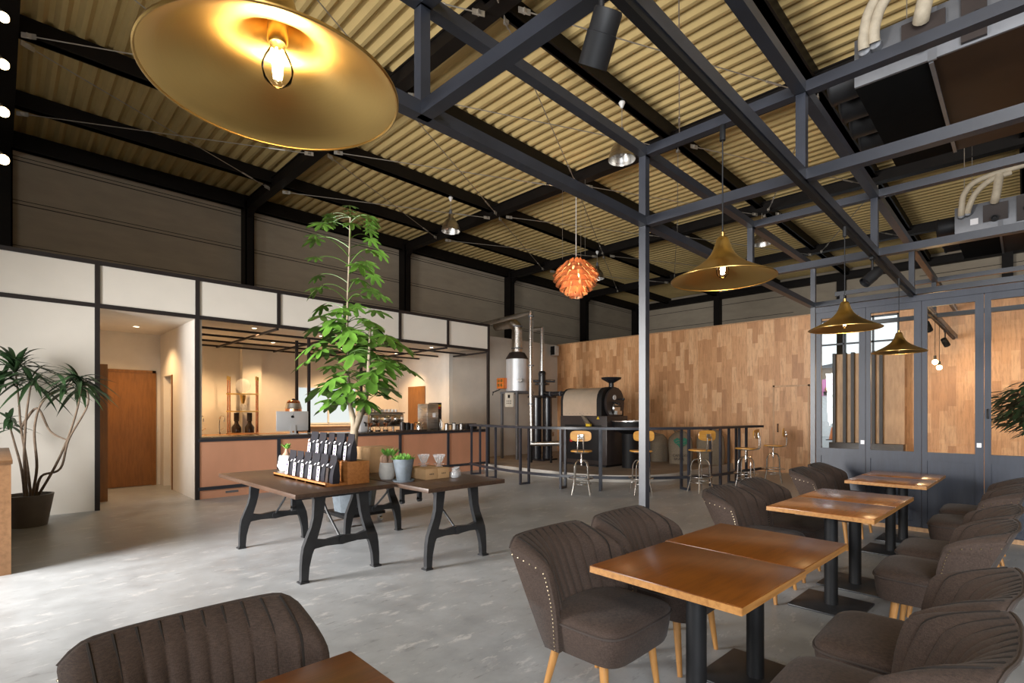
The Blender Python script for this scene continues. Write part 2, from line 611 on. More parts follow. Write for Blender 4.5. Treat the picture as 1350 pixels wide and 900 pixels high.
def text_mesh(body, size, m, name, parent, loc, rot, depth=0.001, align='CENTER'):
    cu = bpy.data.curves.new(name, 'FONT')
    cu.body = body
    cu.size = size
    cu.extrude = depth
    cu.align_x = align
    cu.align_y = 'CENTER'
    cu.materials.append(m)
    tmp = bpy.data.objects.new(name, cu)
    COL.objects.link(tmp)
    dg = bpy.context.evaluated_depsgraph_get()
    me = bpy.data.meshes.new_from_object(tmp.evaluated_get(dg))
    bpy.data.objects.remove(tmp)
    o = bpy.data.objects.new(name, me)
    COL.objects.link(o)
    o.location = loc
    o.rotation_euler = rot
    if parent is not None:
        o.parent = parent
    return o


def bez(p0, p1, p2, n=8):
    p0, p1, p2 = Vector(p0), Vector(p1), Vector(p2)
    return [p0 * (1 - t) ** 2 + p1 * 2 * t * (1 - t) + p2 * t * t for t in [i / n for i in range(n + 1)]]


def spline(pts, sub=6):
    P = [Vector(p) for p in pts]
    out = []
    for i in range(len(P) - 1):
        a, b = P[max(i - 1, 0)], P[i]
        c, d = P[i + 1], P[min(i + 2, len(P) - 1)]
        for k in range(sub):
            t = k / sub
            out.append(0.5 * ((2 * b) + (c - a) * t + (2 * a - 5 * b + 4 * c - d) * t * t + (3 * b - a - 3 * c + d) * t ** 3))
    out.append(P[-1])
    return out
# ---------------------------------------------------------------- setting
YO = 13.9          # outer long wall
XG = 22.6          # far gable wall
YP = 9.69          # partition plane
XW = 13.25         # oak stave wall
YR = -7.0
XR = -3.2
COLX = [-4.45 + 4.5 * 0, 0.09, 4.39, 8.97, 13.57, 18.2, 22.4]

struct('floor', MB().box(XR, XG, YR, YO, -0.15, 0.0), M['floor'])
struct('ground', MB().box(XG, 45, -8, 22, -0.2, -0.05), M['asphalt'])

# roof: corrugated liner, ridges along Y
mb = MB()
per, amp = 0.225, 0.042
xs, x = [], XR
while x < XG + 0.2:
    xs.append(x)
    x += per / 8
rows = []
for yy in (YR, YO + 0.1):
    rows.append([(x, yy, 6.86 + amp * max(-0.8, min(0.8, 1.35 * math.sin(2 * PI * x / per)))) for x in xs])
mb.grid(rows)
struct('ceiling', mb, M['roof'], smooth=True)
struct('ceiling_cover', MB().box(XR - 0.2, XG + 0.2, YR - 0.2, YO + 0.3, 7.0, 7.1), M['roofsteel'])

# outer long wall with horizontal panels and double joints
struct('wall_left', MB().box(XR, XG, YO, YO + 0.15, 0, 7.0), M['cladding'])
mb = MB()
for z in (3.75, 4.62, 5.5, 6.35):
    mb.box(XR, XG, YO - 0.006, YO + 0.01, z, z + 0.018)
    mb.box(XR, XG, YO - 0.006, YO + 0.01, z + 0.075, z + 0.088)
struct('trim_1', mb, M['groove'])
# far gable wall with the open shutter to the street
mb = MB()
mb.box(XG, XG + 0.15, 6.6, YO, 0, 7.0)
mb.box(XG, XG + 0.15, YR, 2.6, 0, 7.0)
mb.box(XG, XG + 0.15, 2.6, 6.6, 5.25, 7.0)
struct('wall_far', mb, M['cladding'])
mb = MB()
for z in (4.05, 4.75, 5.45, 6.15):
    for y0, y1 in ((6.6, YO), (YR, 2.6)):
        mb.box(XG - 0.006, XG + 0.01, y0, y1, z, z + 0.02)
struct('trim_2', mb, M['groove'])
struct('wall_right', MB().box(XR, XG, YR - 0.15, YR, 0, 7.0), M['cladding'])
# street wall behind the camera: windows between solid piers
mb = MB()
z0, z1 = 0.4, 3.8
mb.box(XR - 0.15, XR, YR, YO, 0, z0)
mb.box(XR - 0.15, XR, YR, YO, 3.8, 4.5)
mb.box(XR - 0.15, XR, YR, YO, 5.9, 7.0)
for a, b in ((YR, -5.95), (-1.25, 4.8), (8.2, YO)):
    mb.box(XR - 0.15, XR, a, b, z0, z1)
for a, b in ((YR, -6.1), (0.7, YO)):
    mb.box(XR - 0.15, XR, a, b, 4.5, 5.9)
struct('wall_rear', mb, M['cladding'])
mb = MB()
for y in [4.84 + 1.667 * i for i in range(3)] + [-5.92, -4.37, -2.83, -1.28]:
    mb.box(XR - 0.1, XR - 0.04, y - 0.03, y + 0.03, z0, z1)
for z in (z0 + 0.03, 2.6, z1 - 0.03):
    mb.box(XR - 0.1, XR - 0.04, 4.8, 8.2, z - 0.03, z + 0.03)
    mb.box(XR - 0.1, XR - 0.04, -5.95, -1.25, z - 0.03, z + 0.03)
struct('window_1', mb, M['trimsteel'])

# roof steel: columns, rafters, eave beam, purlins (each a structural trim)
k = 3
for x in COLX[1:]:
    mb = MB()
    for a, b in ((-0.10, -0.075), (0.075, 0.10)):      # H section: two flanges and a web
        mb.box(x + a * 1.0, x + b * 1.0, YO - 0.36, YO - 0.02, 0, 6.62)
    mb.box(x - 0.08, x + 0.08, YO - 0.20, YO - 0.18, 0, 6.62)
    mb.box(x - 0.10, x + 0.10, YO - 0.36, YO - 0.34, 0, 6.62)
    struct('trim_%d' % k, mb, M['roofsteel'])
    k += 1
for x in [-4.4 + 1.5] + COLX[1:]:
    mb = MB()
    mb.box(x - 0.10, x + 0.10, YR, YO - 0.02, 6.44, 6.465)
    mb.box(x - 0.10, x + 0.10, YR, YO - 0.02, 6.66, 6.685)
    mb.box(x - 0.075, x + 0.075, YR, YO - 0.02, 6.46, 6.67)
    # knee haunch at the column
    mb.prism([(YO - 0.3, 6.45), (YO - 0.62, 6.45), (YO - 0.3, 6.20)], lambda u, v, w: (w, u, v), x - 0.07, x + 0.07)
    struct('trim_%d' % k, mb, M['roofsteel'])
    k += 1
for y in (13.72, 11.95, 9.66, 7.14, 4.72, 2.35, 0.0, -2.35, -4.7):
    h = 0.24 if y < 13 else 0.30
    mb = MB()
    mb.box(XR, XG, y - 0.055, y + 0.055, 6.80 - h, 6.825)
    mb.box(XR, XG, y - 0.085, y + 0.085, 6.80 - h, 6.82 - h)
    struct('trim_%d' % k, mb, M['roofsteel'])
    k += 1
# horizontal beam across the far gable
struct('trim_%d' % k, MB().box(XG - 0.2, XG - 0.02, YR, YO, 6.42, 6.7), M['roofsteel'])
k += 1
for y in (9.6, 4.9, 0.4):
    struct('trim_%d' % k, MB().box(XG - 0.3, XG - 0.02, y - 0.13, y + 0.13, 0, 6.5), M['roofsteel'])
    k += 1

# oak stave wall, its flush door and the window opening to the street
WT = 3.68
mb = MB()
mb.box(XW, XW + 0.14, 3.36, 11.1, 0, WT)
mb.box(XW, XW + 0.14, YR, 1.86, 0, WT)
mb.box(XW, XW + 0.14, 1.86, 3.36, 0, 0.60)
mb.box(XW, XW + 0.14, 1.86, 3.36, 3.52, WT)
struct('wall_back', mb, M['parquet'])
struct('trim_%d' % k, MB().box(XW - 0.015, XW + 0.155, YR, 11.1, WT, WT + 0.03), M['slatwood'])
k += 1
mb = MB()
mb.box(XW - 0.012, XW + 0.01, 3.56, 4.28, 0.01, 2.05)
d = struct('door_1', mb, M['parquet'])
d['label'] = 'flush oak stave door in the stave wall beside the glazed partition'
fr = MB()
for a, b, c, e in ((3.52, 3.56, 0, 2.09), (4.28, 4.32, 0, 2.09), (3.52, 4.32, 2.05, 2.09)):
    fr.box(XW - 0.02, XW + 0.01, a, b, c, e)
fr.build('door_frame', M['slatwood'], d, smooth=False)
hb = MB()
hb.tube([(XW - 0.012, 4.2, 0.98), (XW - 0.06, 4.2, 0.98), (XW - 0.06, 4.2, 1.16), (XW - 0.012, 4.2, 1.16)], 0.011)
hb.build('door_handle', M['black'], d)
# window frame to the street
mb = MB()
for y in (1.86, 2.30, 2.84, 3.33):
    mb.box(XW + 0.02, XW + 0.08, y, y + 0.035, 0.6, 3.52)
for z in (0.6, 2.95, 3.485):
    mb.box(XW + 0.02, XW + 0.08, 1.86, 3.36, z, z + 0.035)
w = struct('window_2', mb, M['bluepaint'])
MB().box(XW + 0.045, XW + 0.055, 1.88, 3.34, 0.62, 3.5).build('pane', M['glass'], w, smooth=False)
# putty wall beside the kitchen
struct('wall_side', MB().box(8.68, XW + 0.14, 11.1, 11.25, 0, WT), M['greywall'])

# white street building far outside with a poster and a cone
mb = MB()
mb.box(36, 40, -6, 18, -0.05, 2.3)
tb = thing('street_building', 'pale street building outside, seen through the leftmost glass pane', 'building', (36, 5, -0.05))
MB().box(0, 5, -11, 13, 0, 3.5).build('wall', M['street'], tb, smooth=False)
MB().box(2.5, 6, -6, 5, 3.5, 4.4).build('upper_wall', M['streetbrown'], tb, smooth=False)
mb = MB()
mb.prism([(-6.4, 4.4), (5.4, 4.4), (-0.5, 5.4)], lambda u, v, w: (w, u, v), 2.3, 6.2)
mb.build('roof', M['galv'], tb, smooth=False)
p = MB().box(-0.02, 0.0, -0.55, 0.55, -0.5, 0.5).build('poster', M['pink'], None, (35.96, 8.50, 2.95), smooth=False)
tag(p, 'pink poster with a small portrait on the pale street wall', 'poster')
MB().lathe([(0.0, 0.05), (0.13, 0.0), (0.16, -0.13), (0.0, -0.16)], 12, (-0.04, 0.05, -0.1), Matrix.Rotation(PI / 2, 3, 'Y')).build('portrait_head', M['legwood'], p)
MB().box(-0.035, -0.02, -0.2, 0.3, -0.48, -0.24).build('portrait_suit', M['darkprint'], p, smooth=False)
c = thing('traffic_cone', 'orange traffic cone on the road outside the leftmost glass pane', 'traffic cone', (31.5, 7.30, -0.05))
MB().lathe([(0.0, 0.70), (0.04, 0.70), (0.17, 0.04), (0.17, 0.0), (0, 0)], 16).build('cone_body', M['orange'], c)
MB().box(-0.25, 0.25, -0.25, 0.25, 0, 0.04, 0.01).build('base', M['rubber'], c)

# raised platform of the roasting area, rounded corner
SH = 0.14
def arc_pts(cx, cy, r, a0, a1, n):
    return [(cx + r * math.cos(a0 + (a1 - a0) * i / n), cy + r * math.sin(a0 + (a1 - a0) * i / n)) for i in range(n + 1)]
edge = [(8.70, 9.66)] + arc_pts(10.4, 7.0, 1.70, PI, 1.5 * PI, 20) + [(13.24, 5.28)]
poly = edge + [(13.24, 11.09), (8.86, 11.09), (8.86, 9.66)]
mb = MB()
mb.prism(poly, lambda u, v, w: (u, v, w), 0.0, SH)
struct('floor_stage', mb, M['stage'])
mb = MB()
n = len(edge)
inn = [(8.72, 9.66)] + arc_pts(10.4, 7.0, 1.66, PI, 1.5 * PI, 20) + [(13.24, 5.32)]
outr = [(8.68, 9.66)] + arc_pts(10.4, 7.0, 1.715, PI, 1.5 * PI, 20) + [(13.24, 5.265)]
mb.prism(outr + inn[::-1], lambda u, v, w: (u, v, w), 0.0, SH + 0.004)
struct('trim_%d' % k, mb, M['riser'])
k += 1

# ---- partition with white panels in a dark steel frame (plane Y = 9.69)
PX = [1.03, 2.325, 3.63, 4.92, 6.21, 7.53, 8.83]
T = 0.03
mb = MB()
mb.box(-3.1, 1.03, YP - 0.005, YP + 0.06, 0.0, 2.99)
mb.box(-3.1, 8.83, YP - 0.005, YP + 0.06, 3.05, 3.63)
struct('wall_partition', mb, M['panel'])
mb = MB()
for x in PX[2:-1]:
    mb.box(x - T, x + T, YP - 0.03, YP + 0.03, 3.05, 3.62)
for x in (PX[0], PX[1], PX[-1]):
    mb.box(x - T, x + T, YP - 0.03, YP + 0.03, 0, 3.68)
for z in (2.99, 3.62):
    mb.box(-3.1, 8.86, YP - 0.028, YP + 0.028, z, z + 0.06)
struct('trim_%d' % k, mb, M['trimsteel'])
k += 1
# passage: side walls, ceiling, end wall with a door, open sliding door
mb = MB()
mb.box(2.30, 2.40, YP + 0.03, 11.25, 0, 3.0)
mb.box(2.30, 2.40, 12.0, 12.4, 0, 3.0)
mb.box(2.30, 2.40, 11.25, 12.0, 2.15, 3.0)
mb.box(0.9, 1.0, YP + 0.06, 12.4, 0, 3.0)
struct('wall_passage', mb, M['plaster'])
struct('wall_passage_end', MB().box(0.9, 2.40, 12.3, 12.4, 0, 3.0), M['plaster'])
struct('ceiling_passage', MB().box(0.9, 2.4, YP + 0.03, 12.4, 2.99, 3.04), M['plaster'])
d = struct('door_2', MB().box(1.42, 2.16, 12.255, 12.30, 0.01, 2.22), M['doorwood'])
fr = MB()
for a, b, c0, c1 in ((1.37, 1.42, 0, 2.27), (2.16, 2.22, 0, 2.27), (1.37, 2.22, 2.22, 2.27)):
    fr.box(a, b, 12.245, 12.31, c0, c1)
fr.build('door_frame', M['doorwood'], d, smooth=False)
d = struct('door_3', MB().box(1.0, 1.245, 10.46, 10.50, 0.01, 2.22), M['doorwood'])
struct('trim_%d' % k, MB().box(2.285, 2.30, 11.25, 11.30, 0, 2.15), M['doorwood'])
k += 1
b = MB().box(2.05 - 0.035, 2.05 + 0.035, 0, 0.012, 1.05, 1.17, 0.004).build('light_switch', M['white'], None, (0.18, 12.286, 0))
tag(b, 'white light switch on the passage wall beside the brown door', 'light switch')

# kitchen shell
struct('wall_kitchen_back', MB().box(2.3, 8.68, 13.6, 13.7, 0, 3.15), M['plaster'])
struct('wall_kitchen_pier', MB().box(4.18, 4.62, 13.42, 13.6, 0, 3.12), M['plaster'])
mb = MB()
mb.box(8.68, 8.80, 11.1, 13.7, 0, 3.15)
struct('wall_kitchen_end', mb, M['plaster'])
struct('wall_kitchen_near', MB().box(2.40, 2.44, 11.25, 13.6, 0, 3.12), M['plaster'])
struct('ceiling_kitchen', MB().box(2.4, 8.83, YP + 0.06, 13.7, 3.10, 3.16), M['plaster'])
d = struct('door_4', MB().box(8.655, 8.68, 12.2, 13.05, 0.01, 2.2), M['doorwood'])
# kitchen window, two frosted sashes
mb = MB()
for x in (5.55, 6.39, 7.22):
    mb.box(x, x + 0.04, 13.54, 13.6, 1.14, 2.12)
for z in (1.12, 2.10):
    mb.box(5.55, 7.26, 13.54, 13.6, z, z + 0.04)
w = struct('window_3', mb, M['white'])
MB().box(5.59, 7.22, 13.585, 13.598, 1.16, 2.10).build('pane', M['frost'], w, smooth=False)
MB().box(5.5, 7.3, 13.40, 13.6, 1.06, 1.10).build('window_sill', M['plaster'], w, smooth=False)
hb = MB()
hb.obox((6.37, 13.535, 1.62), (0.02, 0.02, 0.07))
hb.build('latch', M['stainless'], w)

# canopy of flat bars under the transom, with two pairs of posts on the counter
cn = thing('bar_canopy', 'dark steel bar canopy hung over the copper counter', 'canopy', (2.33, YP, 3.0))
for y in (0.9, 1.85, 2.75, 3.65):
    MB().box(0.0, 6.5 if y < 1 else 6.3, y - 0.02, y + 0.02, -0.03, 0.01).build('long_bar', M['trimsteel'], cn, smooth=False)
for x in PX[2:]:
    y1 = 3.75 if x < 8 else 1.41
    MB().box(x - 2.33 - 0.02, x - 2.33 + 0.02, 0.03, y1, -0.045, -0.005).build('cross_bar', M['trimsteel'], cn, smooth=False)
for x, y in ((4.46, 10.90), (4.46, 10.30), (5.62, 10.30)):
    z = 1.03 if y < 10.6 else 0.0
    MB().box(x - 2.33 - 0.025, x - 2.33 + 0.025, y - YP - 0.025, y - YP + 0.025, z - 3.0, -0.04).build('post', M['trimsteel'], cn, smooth=False)

# service counter: copper front panels between dark posts
ct = thing('service_counter', 'long service counter fronted with copper sheets in dark steel', 'counter', (2.33, YP, 0))
MB().box(0.02, 6.47, -0.06, 0.72, 0.985, 1.025, 0.004).build('worktop', M['counter'], ct)
MB().box(0.0, 6.47, -0.045, 0.0, 0.955, 0.995).build('top_rail', M['steel'], ct, smooth=False)
MB().box(0.0, 6.47, -0.035, 0.0, 0.145, 0.20).build('bottom_rail', M['steel'], ct, smooth=False)
MB().box(0.02, 6.47, -0.005, 0.02, 0.0, 0.145).build('copper_plinth', M['copper'], ct, smooth=False)
xs = [0.03] + [x - 2.33 for x in PX[2:-1]] + [6.47]
for a, b in zip(xs[:-1], xs[1:]):
    MB().box(a, b, -0.01, 0.02, 0.20, 0.955).build('copper_panel', M['copper'], ct, smooth=False)
for x in xs[1:-1]:
    MB().box(x - 0.03, x + 0.03, -0.035, 0.0, 0.2, 0.955).build('post', M['steel'], ct, smooth=False)
MB().box(6.43, 6.47, -0.03, 0.7, 0, 0.98).build('end_panel', M['copper'], ct, smooth=False)
MB().box(0.0, 6.45, 0.02, 0.06, 0.0, 0.985).build('carcass', M['black'], ct, smooth=False)
MB().box(0.42, 0.62, -0.012, 0.0, 0.065, 0.10).build('vent_plate', M['galv'], ct, smooth=False)

# back counter in wood along the kitchen wall
bc = thing('back_counter', 'brown wooden back counter along the kitchen wall', 'counter', (2.46, 12.88, 0))
MB().box(0, 6.2, 0, 0.53, 0.88, 0.93, 0.004).build('worktop', M['counterwood'], bc)
for i in range(6):
    MB().box(i * 1.03 + 0.01, i * 1.03 + 1.02, 0.05, 0.52, 0.0, 0.88).build('cabinet_front', M['doorwood'], bc, smooth=False)

# ---- glazed partition (plane X = 7.95)
XGL = 7.95
gp = thing('glazed_partition', 'blue-black painted glazed folding partition beside the lounge tables', 'glass partition', (XGL, 0, 0))
MB().box(-0.04, 0.05, -0.9, 2.03, 2.80, 2.875).build('head_rail', M['bluepaint'], gp, smooth=False)
def leaf(y0, y1, edge0=0.07, edge1=0.07):
    """one door leaf: stiles, rails, kick panel, pane; y0 < y1"""
    mb = MB()
    mb.box(-0.025, 0.025, y0, y0 + edge0, 0.02, 2.80)
    mb.box(-0.025, 0.025, y1 - edge1, y1, 0.02, 2.80)
    for a, b in ((2.72, 2.80), (0.86, 0.965), (0.02, 0.12)):
        mb.box(-0.025, 0.025, y0 + edge0, y1 - edge1, a, b)
    o = mb.build('door_leaf', M['bluepaint'], gp, smooth=False)
    kp = MB()
    kp.box(-0.012, 0.012, y0 + edge0, y1 - edge1, 0.12, 0.86)
    kp.build('kick_panel', M['bluepaint'], o, smooth=False)
    MB().box(-0.003, 0.003, y0 + edge0, y1 - edge1, 0.965, 2.72).build('pane', M['glass'], o, smooth=False)
    return o
l1 = leaf(1.465, 2.03, 0.07, 0.06)
l2 = leaf(0.895, 1.46, 0.072, 0.05)
l3 = leaf(0.335, 0.89, 0.075, 0.05)
l4 = leaf(-0.31, 0.33, 0.07, 0.055)
l5 = leaf(-0.90, -0.315)
for l, y, z in ((l1, 1.495, 1.06), (l3, 0.375, 1.07)):
    MB().box(-0.029, -0.025, y - 0.02, y + 0.02, z - 0.025, z + 0.025).build('sticker', M['label'], l, smooth=False)
hb = MB()
hb.tube([(-0.026, 0.30, 1.38), (-0.055, 0.30, 1.38), (-0.055, 0.30, 1.48), (-0.026, 0.30, 1.48)], 0.008)
hb.build('pull_handle', M['black'], l4)
MB().box(-0.05, 0.05, -0.9, 2.03, 0, 0.02).build('threshold', M['bluepaint'], gp, smooth=False)
struct('baseboard_partition', MB().box(XGL - 0.06, XGL - 0.045, -0.9, 2.0, 0.0, 0.05), M['slatwood'])

# louvred screen in front of the street window
ls = thing('louvre_screen', 'slatted screen of dark posts and oak boards behind the glass partition', 'screen', (12.9, 2.6, 0))
MB().box(-0.15, 0.1, -0.88, 0.42, 0.0, 0.80, 0.005).build('planter_base', M['darkbrown'], ls)
ys = [2.94, 2.745, 2.60, 2.44, 2.23, 2.10]
for y in ys:
    MB().box(-0.09, 0.06, y - 2.6 - 0.028, y - 2.6 + 0.028, 0.80, 2.72).build('post', M['trimsteel'], ls, smooth=False)
for a, b in zip(ys[:-1], ys[1:]):
    MB().box(0.0, 0.03, b - 2.6 + 0.028, a - 2.6 - 0.028, 0.80, 2.70).build('board', M['slatwood'], ls, smooth=False)
MB().box(0.0, 0.04, 1.72 - 2.6, 2.072 - 2.6, 0.8, 2.70).build('board', M['slatwood'], ls, smooth=False)

# ---- welded square tube frame over the lounge
sf = thing('steel_pergola', 'black square-tube steel frame standing over the lounge tables', 'steel frame', (3.555, 2.1, 0))
FX, FY = 3.555, 2.1
W = 0.066
Z1, Z2 = 2.92, 3.462
def fbar(name, x0, y0, z0, x1, y1, z1, w=W):
    MB().bar((x0 - FX, y0 - FY, z0), (x1 - FX, y1 - FY, z1), w).build(name, M['steel'], sf, smooth=False)
for x in (3.555,):
    fbar('post', x, 2.1, 0, x, 2.1, Z2 + W / 2, 0.058)
fbar('post', XGL, 2.07, 0, XGL, 2.07, Z2 + W / 2, 0.058)
for z in (Z1, Z2):
    fbar('long_beam', -1.2, 2.1, z, XGL, 2.08, z)
    fbar('long_beam', -1.2, 1.0, z, XW - 0.02, 0.97, z)
    for x in (1.475, 3.555, 5.75, XGL, 10.12):
        fbar('cross_beam', x, 2.1 if x < 9 else 2.3, z, x, -2.2, z)
for x in (1.475, 5.75):
    fbar('upright', x, 2.1, Z1, x, 2.1, Z2, 0.056)
for x in (1.475, 3.555, 5.75, XGL, 10.12):
    fbar('upright', x, 0.99, Z1, x, 0.99, Z2, 0.056)
fbar('upright', 10.12, 2.2, Z1, 10.12, 2.2, Z2, 0.056)
# ---------------------------------------------------------------- lounge chairs (local: sitter faces -Y)
def sgn_pow(v, p):
    return math.copysign(abs(v) ** p, v)

def sup(a, b, n, e, cx=0.0, cy=0.0):
    out = []
    for i in range(n):
        t = 2 * PI * i / n
        out.append((cx + a * sgn_pow(math.cos(t), e), cy + b * sgn_pow(math.sin(t), e)))
    return out

CH = 0.80
def back_w(v):
    return 0.290 + 0.040 * v ** 0.8

def back_raw(u, v):
    a = abs(u)
    ztop = CH - 0.045 * max(0.0, (a - 0.75) / 0.25) ** 2.2
    z = 0.303 + (ztop - 0.303) * v
    wrap = 0.085 + 0.125 * math.sin(min(1.0, v * 1.1) * PI * 0.5)
    return (back_w(v) * u, 0.085 + 0.20 * v - wrap * min(1.0, a / 0.92) ** 2.3 - 0.006, z)

def back_rear(u, v):
    a = abs(u)
    x, y, z = back_raw(u, v)
    return (back_w(v) * u * 0.99, 0.135 + 0.205 * v - 0.05 * a ** 3, z)

def back_front(u, v, flute=True):
    """u -1..1 across, v 0..1 up: concave front face, sides rolling forward, top rolling back to the rear edge"""
    a = abs(u)
    x, y, z = back_raw(u, v)
    if flute and a < 0.80:
        s = abs(math.sin(PI * 9 * (u / 0.80 + 1) / 2))
        fade = min(1, (0.80 - a) / 0.04)
        d = (0.032 * s ** 0.36) * fade * (0.5 + 0.5 * math.sin(PI * min(1, 0.12 + v * 0.90)))
    else:
        d = 0.0
    t = max(0.0, (v - 0.80) / 0.20)
    y += t ** 1.9 * 0.86 * (back_rear(u, v)[1] - y)
    y -= d * (1 - 0.75 * t)
    z += d * (0.55 * t - 0.65 * t ** 4)
    return (x, y, z)

def make_chair(label):
    t = thing('lounge_chair', label, 'chair', group='brown lounge chairs around the lounge tables')
    # seat body below the piping, rounded front corners
    N = 44
    mb = MB()
    levels = [(0.300, 0.86), (0.302, 0.905), (0.32, 0.935), (0.38, 0.972), (0.435, 0.995), (0.442, 0.985)]
    rows = []
    for z, s in levels:
        rows.append([(x, y, z) for x, y in sup(0.290 * s, 0.235 * s, N, 0.36, 0, -0.085)])
    V = mb.grid(rows, True)
    mb.bm.faces.new(V[0][::-1])
    mb.bm.faces.new(V[-1])
    mb.build('seat_base', M['fabric'], t, ang=50)
    mb = MB()
    rows = []
    for z, s in ((0.440, 0.985), (0.452, 0.995), (0.468, 0.965), (0.481, 0.88), (0.491, 0.7), (0.497, 0.45), (0.499, 0.2)):
        rows.append([(x, y, z) for x, y in sup(0.290 * s, 0.235 * s, N, 0.36 + 0.3 * (1 - s), 0, -0.085)])
    V = mb.grid(rows, True)
    mb.bm.faces.new(V[-1])
    mb.bm.faces.new(V[0][::-1])
    mb.build('seat_cushion', M['fabric'], t, ang=60)
    mb = MB()
    mb.tube([(x, y, 0.443) for x, y in sup(0.291, 0.236, 52, 0.36, 0, -0.085)], 0.0055, 6, closed=True)
    mb.build('seat_piping', M['piping'], t)
    # backrest
    mb = MB()
    us = [-1 + 2 * i / 100 for i in range(101)]
    vs = [0, 0.08, 0.18, 0.3, 0.42, 0.54, 0.66, 0.74, 0.80, 0.84, 0.88, 0.92, 0.96, 0.985, 1.0]
    front = [[back_front(u, v) for u in us] for v in vs]
    rear = [[back_rear(u, v) for u in us] for v in vs]
    F = mb.grid(front)
    B = mb.grid(rear)
    nu = len(us)
    for i in range(nu - 1):                       # top roll and bottom closure
        f1, f2, b1, b2 = F[-1][i], F[-1][i + 1], B[-1][i], B[-1][i + 1]
        m1 = mb._v((f1.co + b1.co) / 2 + Vector((0, 0, 0.006))) if i == 0 else mprev
        m2 = mb._v((f2.co + b2.co) / 2 + Vector((0, 0, 0.006)))
        mb.bm.faces.new((f1, f2, m2, m1))
        mb.bm.faces.new((m1, m2, b2, b1))
        if i == 0:
            mL = m1
        mprev = m2
        mb.bm.faces.new((F[0][i + 1], F[0][i], B[0][i], B[0][i + 1]))
    mR = mprev
    for col, end in ((0, mL), (nu - 1, mR)):
        for j in range(len(vs) - 1):
            mb.bm.faces.new((F[j][col], F[j + 1][col], B[j + 1][col], B[j][col]))
        mb.bm.faces.new((F[-1][col], end, B[-1][col]))
    mb.build('backrest', M['fabric'], t, ang=75)
    # piping along the rear top edge and the nail trim on the sides
    mb = MB()
    mb.tube([Vector(back_rear(u, 1)) + Vector((0, 0, 0.003)) for u in us[::4]], 0.0055, 6)
    mb.build('back_piping', M['piping'], t)
    mb = MB()
    for q in range(10):
        u = -0.80 + 0.80 * 2 * q / 9
        mb.tube([Vector(back_front(u, v, False)) + Vector((0, -0.001, 0.001)) for v in vs[1:]], 0.0046, 5)
    mb.build('channel_seams', M['seam'], t)
    mb = MB()
    for s in (-1, 1):
        for i in range(20):
            v = 0.02 + 0.80 * i / 19
            f = Vector(back_front(s, v, False))
            r = Vector(back_rear(s, v))
            p = f.lerp(r, min(0.32, 0.024 / max(0.02, (r - f).length)))
            mb.ico(p + Vector((s * 0.001, 0, 0)), 0.0048)
        f = Vector(back_front(s, 0.83, False))
        r = Vector(back_rear(s, 0.94))
        for i in range(1, 6):
            mb.ico(f.lerp(r, 0.12 + 0.17 * i) + Vector((s * 0.001, 0, 0)), 0.0048)
    mb.build('nailhead_trim', M['nail'], t)
    for sx in (-1, 1):
        for y0, y1 in ((-0.20, -0.235), (0.07, 0.15)):
            MB().tube([(sx * 0.205, y0, 0.315), (sx * 0.232, y1, 0.0)], [0.023, 0.0135], 14).build('leg', M['legwood'], t)
    return t

chair = make_chair('brown lounge chair at the front table, frontmost on the left side, fully in view')
chair.location = (2.175, 1.575, 0)
LEFT = [(2.875, 1.575, 0, 'brown lounge chair on the left of the front table, behind the fully visible one'),
        (4.37, 1.565, 0, 'brown lounge chair on the left of the middle table, its nailhead side panel in view'),
        (5.07, 1.565, 0, 'brown lounge chair on the left of the middle table, partly behind its twin'),
        (6.50, 1.55, 0, 'brown lounge chair on the left of the far table, its nailhead side panel in view'),
        (7.20, 1.55, 0, 'brown lounge chair on the left of the far table, nearest the glazed partition')]
for x, y, r, lb in LEFT:
    dup(chair, (x, y, 0), r, lb)
RIGHT = [(2.05, 0.345, PI, 'brown lounge chair at the bottom right corner, large nailheads along its edge'),
         (2.72, 0.34, PI, 'brown lounge chair on the right of the front table, second from the bottom corner'),
         (4.08, 0.36, PI, 'brown lounge chair on the right of the middle table, nailhead side in full view'),
         (4.78, 0.35, PI, 'brown lounge chair on the right of the middle table, behind its nailed neighbour'),
         (6.12, 0.31, PI, 'brown lounge chair on the right of the far table, the nearer of the pair'),
         (6.92, 0.30, PI, 'brown lounge chair on the right of the far table, against the dark kick panels')]
for x, y, r, lb in RIGHT:
    dup(chair, (x, y, 0), r, lb)
dup(chair, (0.44, 1.575, 0), 0.0, 'brown channel-back lounge chair alone at the bottom left of the view')

# ---------------------------------------------------------------- cafe tables
def make_table(label, top, edge, w, d, rot, loc):
    t = thing('cafe_table', label, 'table', loc, rot, 'wooden cafe tables in the lounge')
    o = MB().box(-w / 2, w / 2, -d / 2, d / 2, 0.712, 0.74, 0.003).build('tabletop', top, t)
    mb = MB()
    for a in ((-w / 2 - 0.002, -w / 2 + 0.02, -d / 2, d / 2), (w / 2 - 0.02, w / 2 + 0.002, -d / 2, d / 2), (-w / 2, w / 2, -d / 2 - 0.002, -d / 2 + 0.02), (-w / 2, w / 2, d / 2 - 0.02, d / 2 + 0.002)):
        mb.box(*a, 0.708, 0.7365)
    mb.build('edge_band', edge, o, smooth=False)
    MB().cyl((0, 0, 0.012), (0, 0, 0.705), 0.045, None, 24).build('pedestal', M['black'], t)
    MB().box(-0.24, 0.24, -0.225, 0.225, 0.0, 0.012, 0.003).build('base_plate', M['iron'], t)
    MB().box(-0.15, 0.15, -0.15, 0.15, 0.702, 0.710).build('top_plate', M['black'], t, smooth=False)
    return t
make_table('front varnished cafe table, the nearer of the pushed-together pair', M['tabletop'], M['tableedge'], 0.66, 0.70, -0.045, (2.255, 1.064, 0))
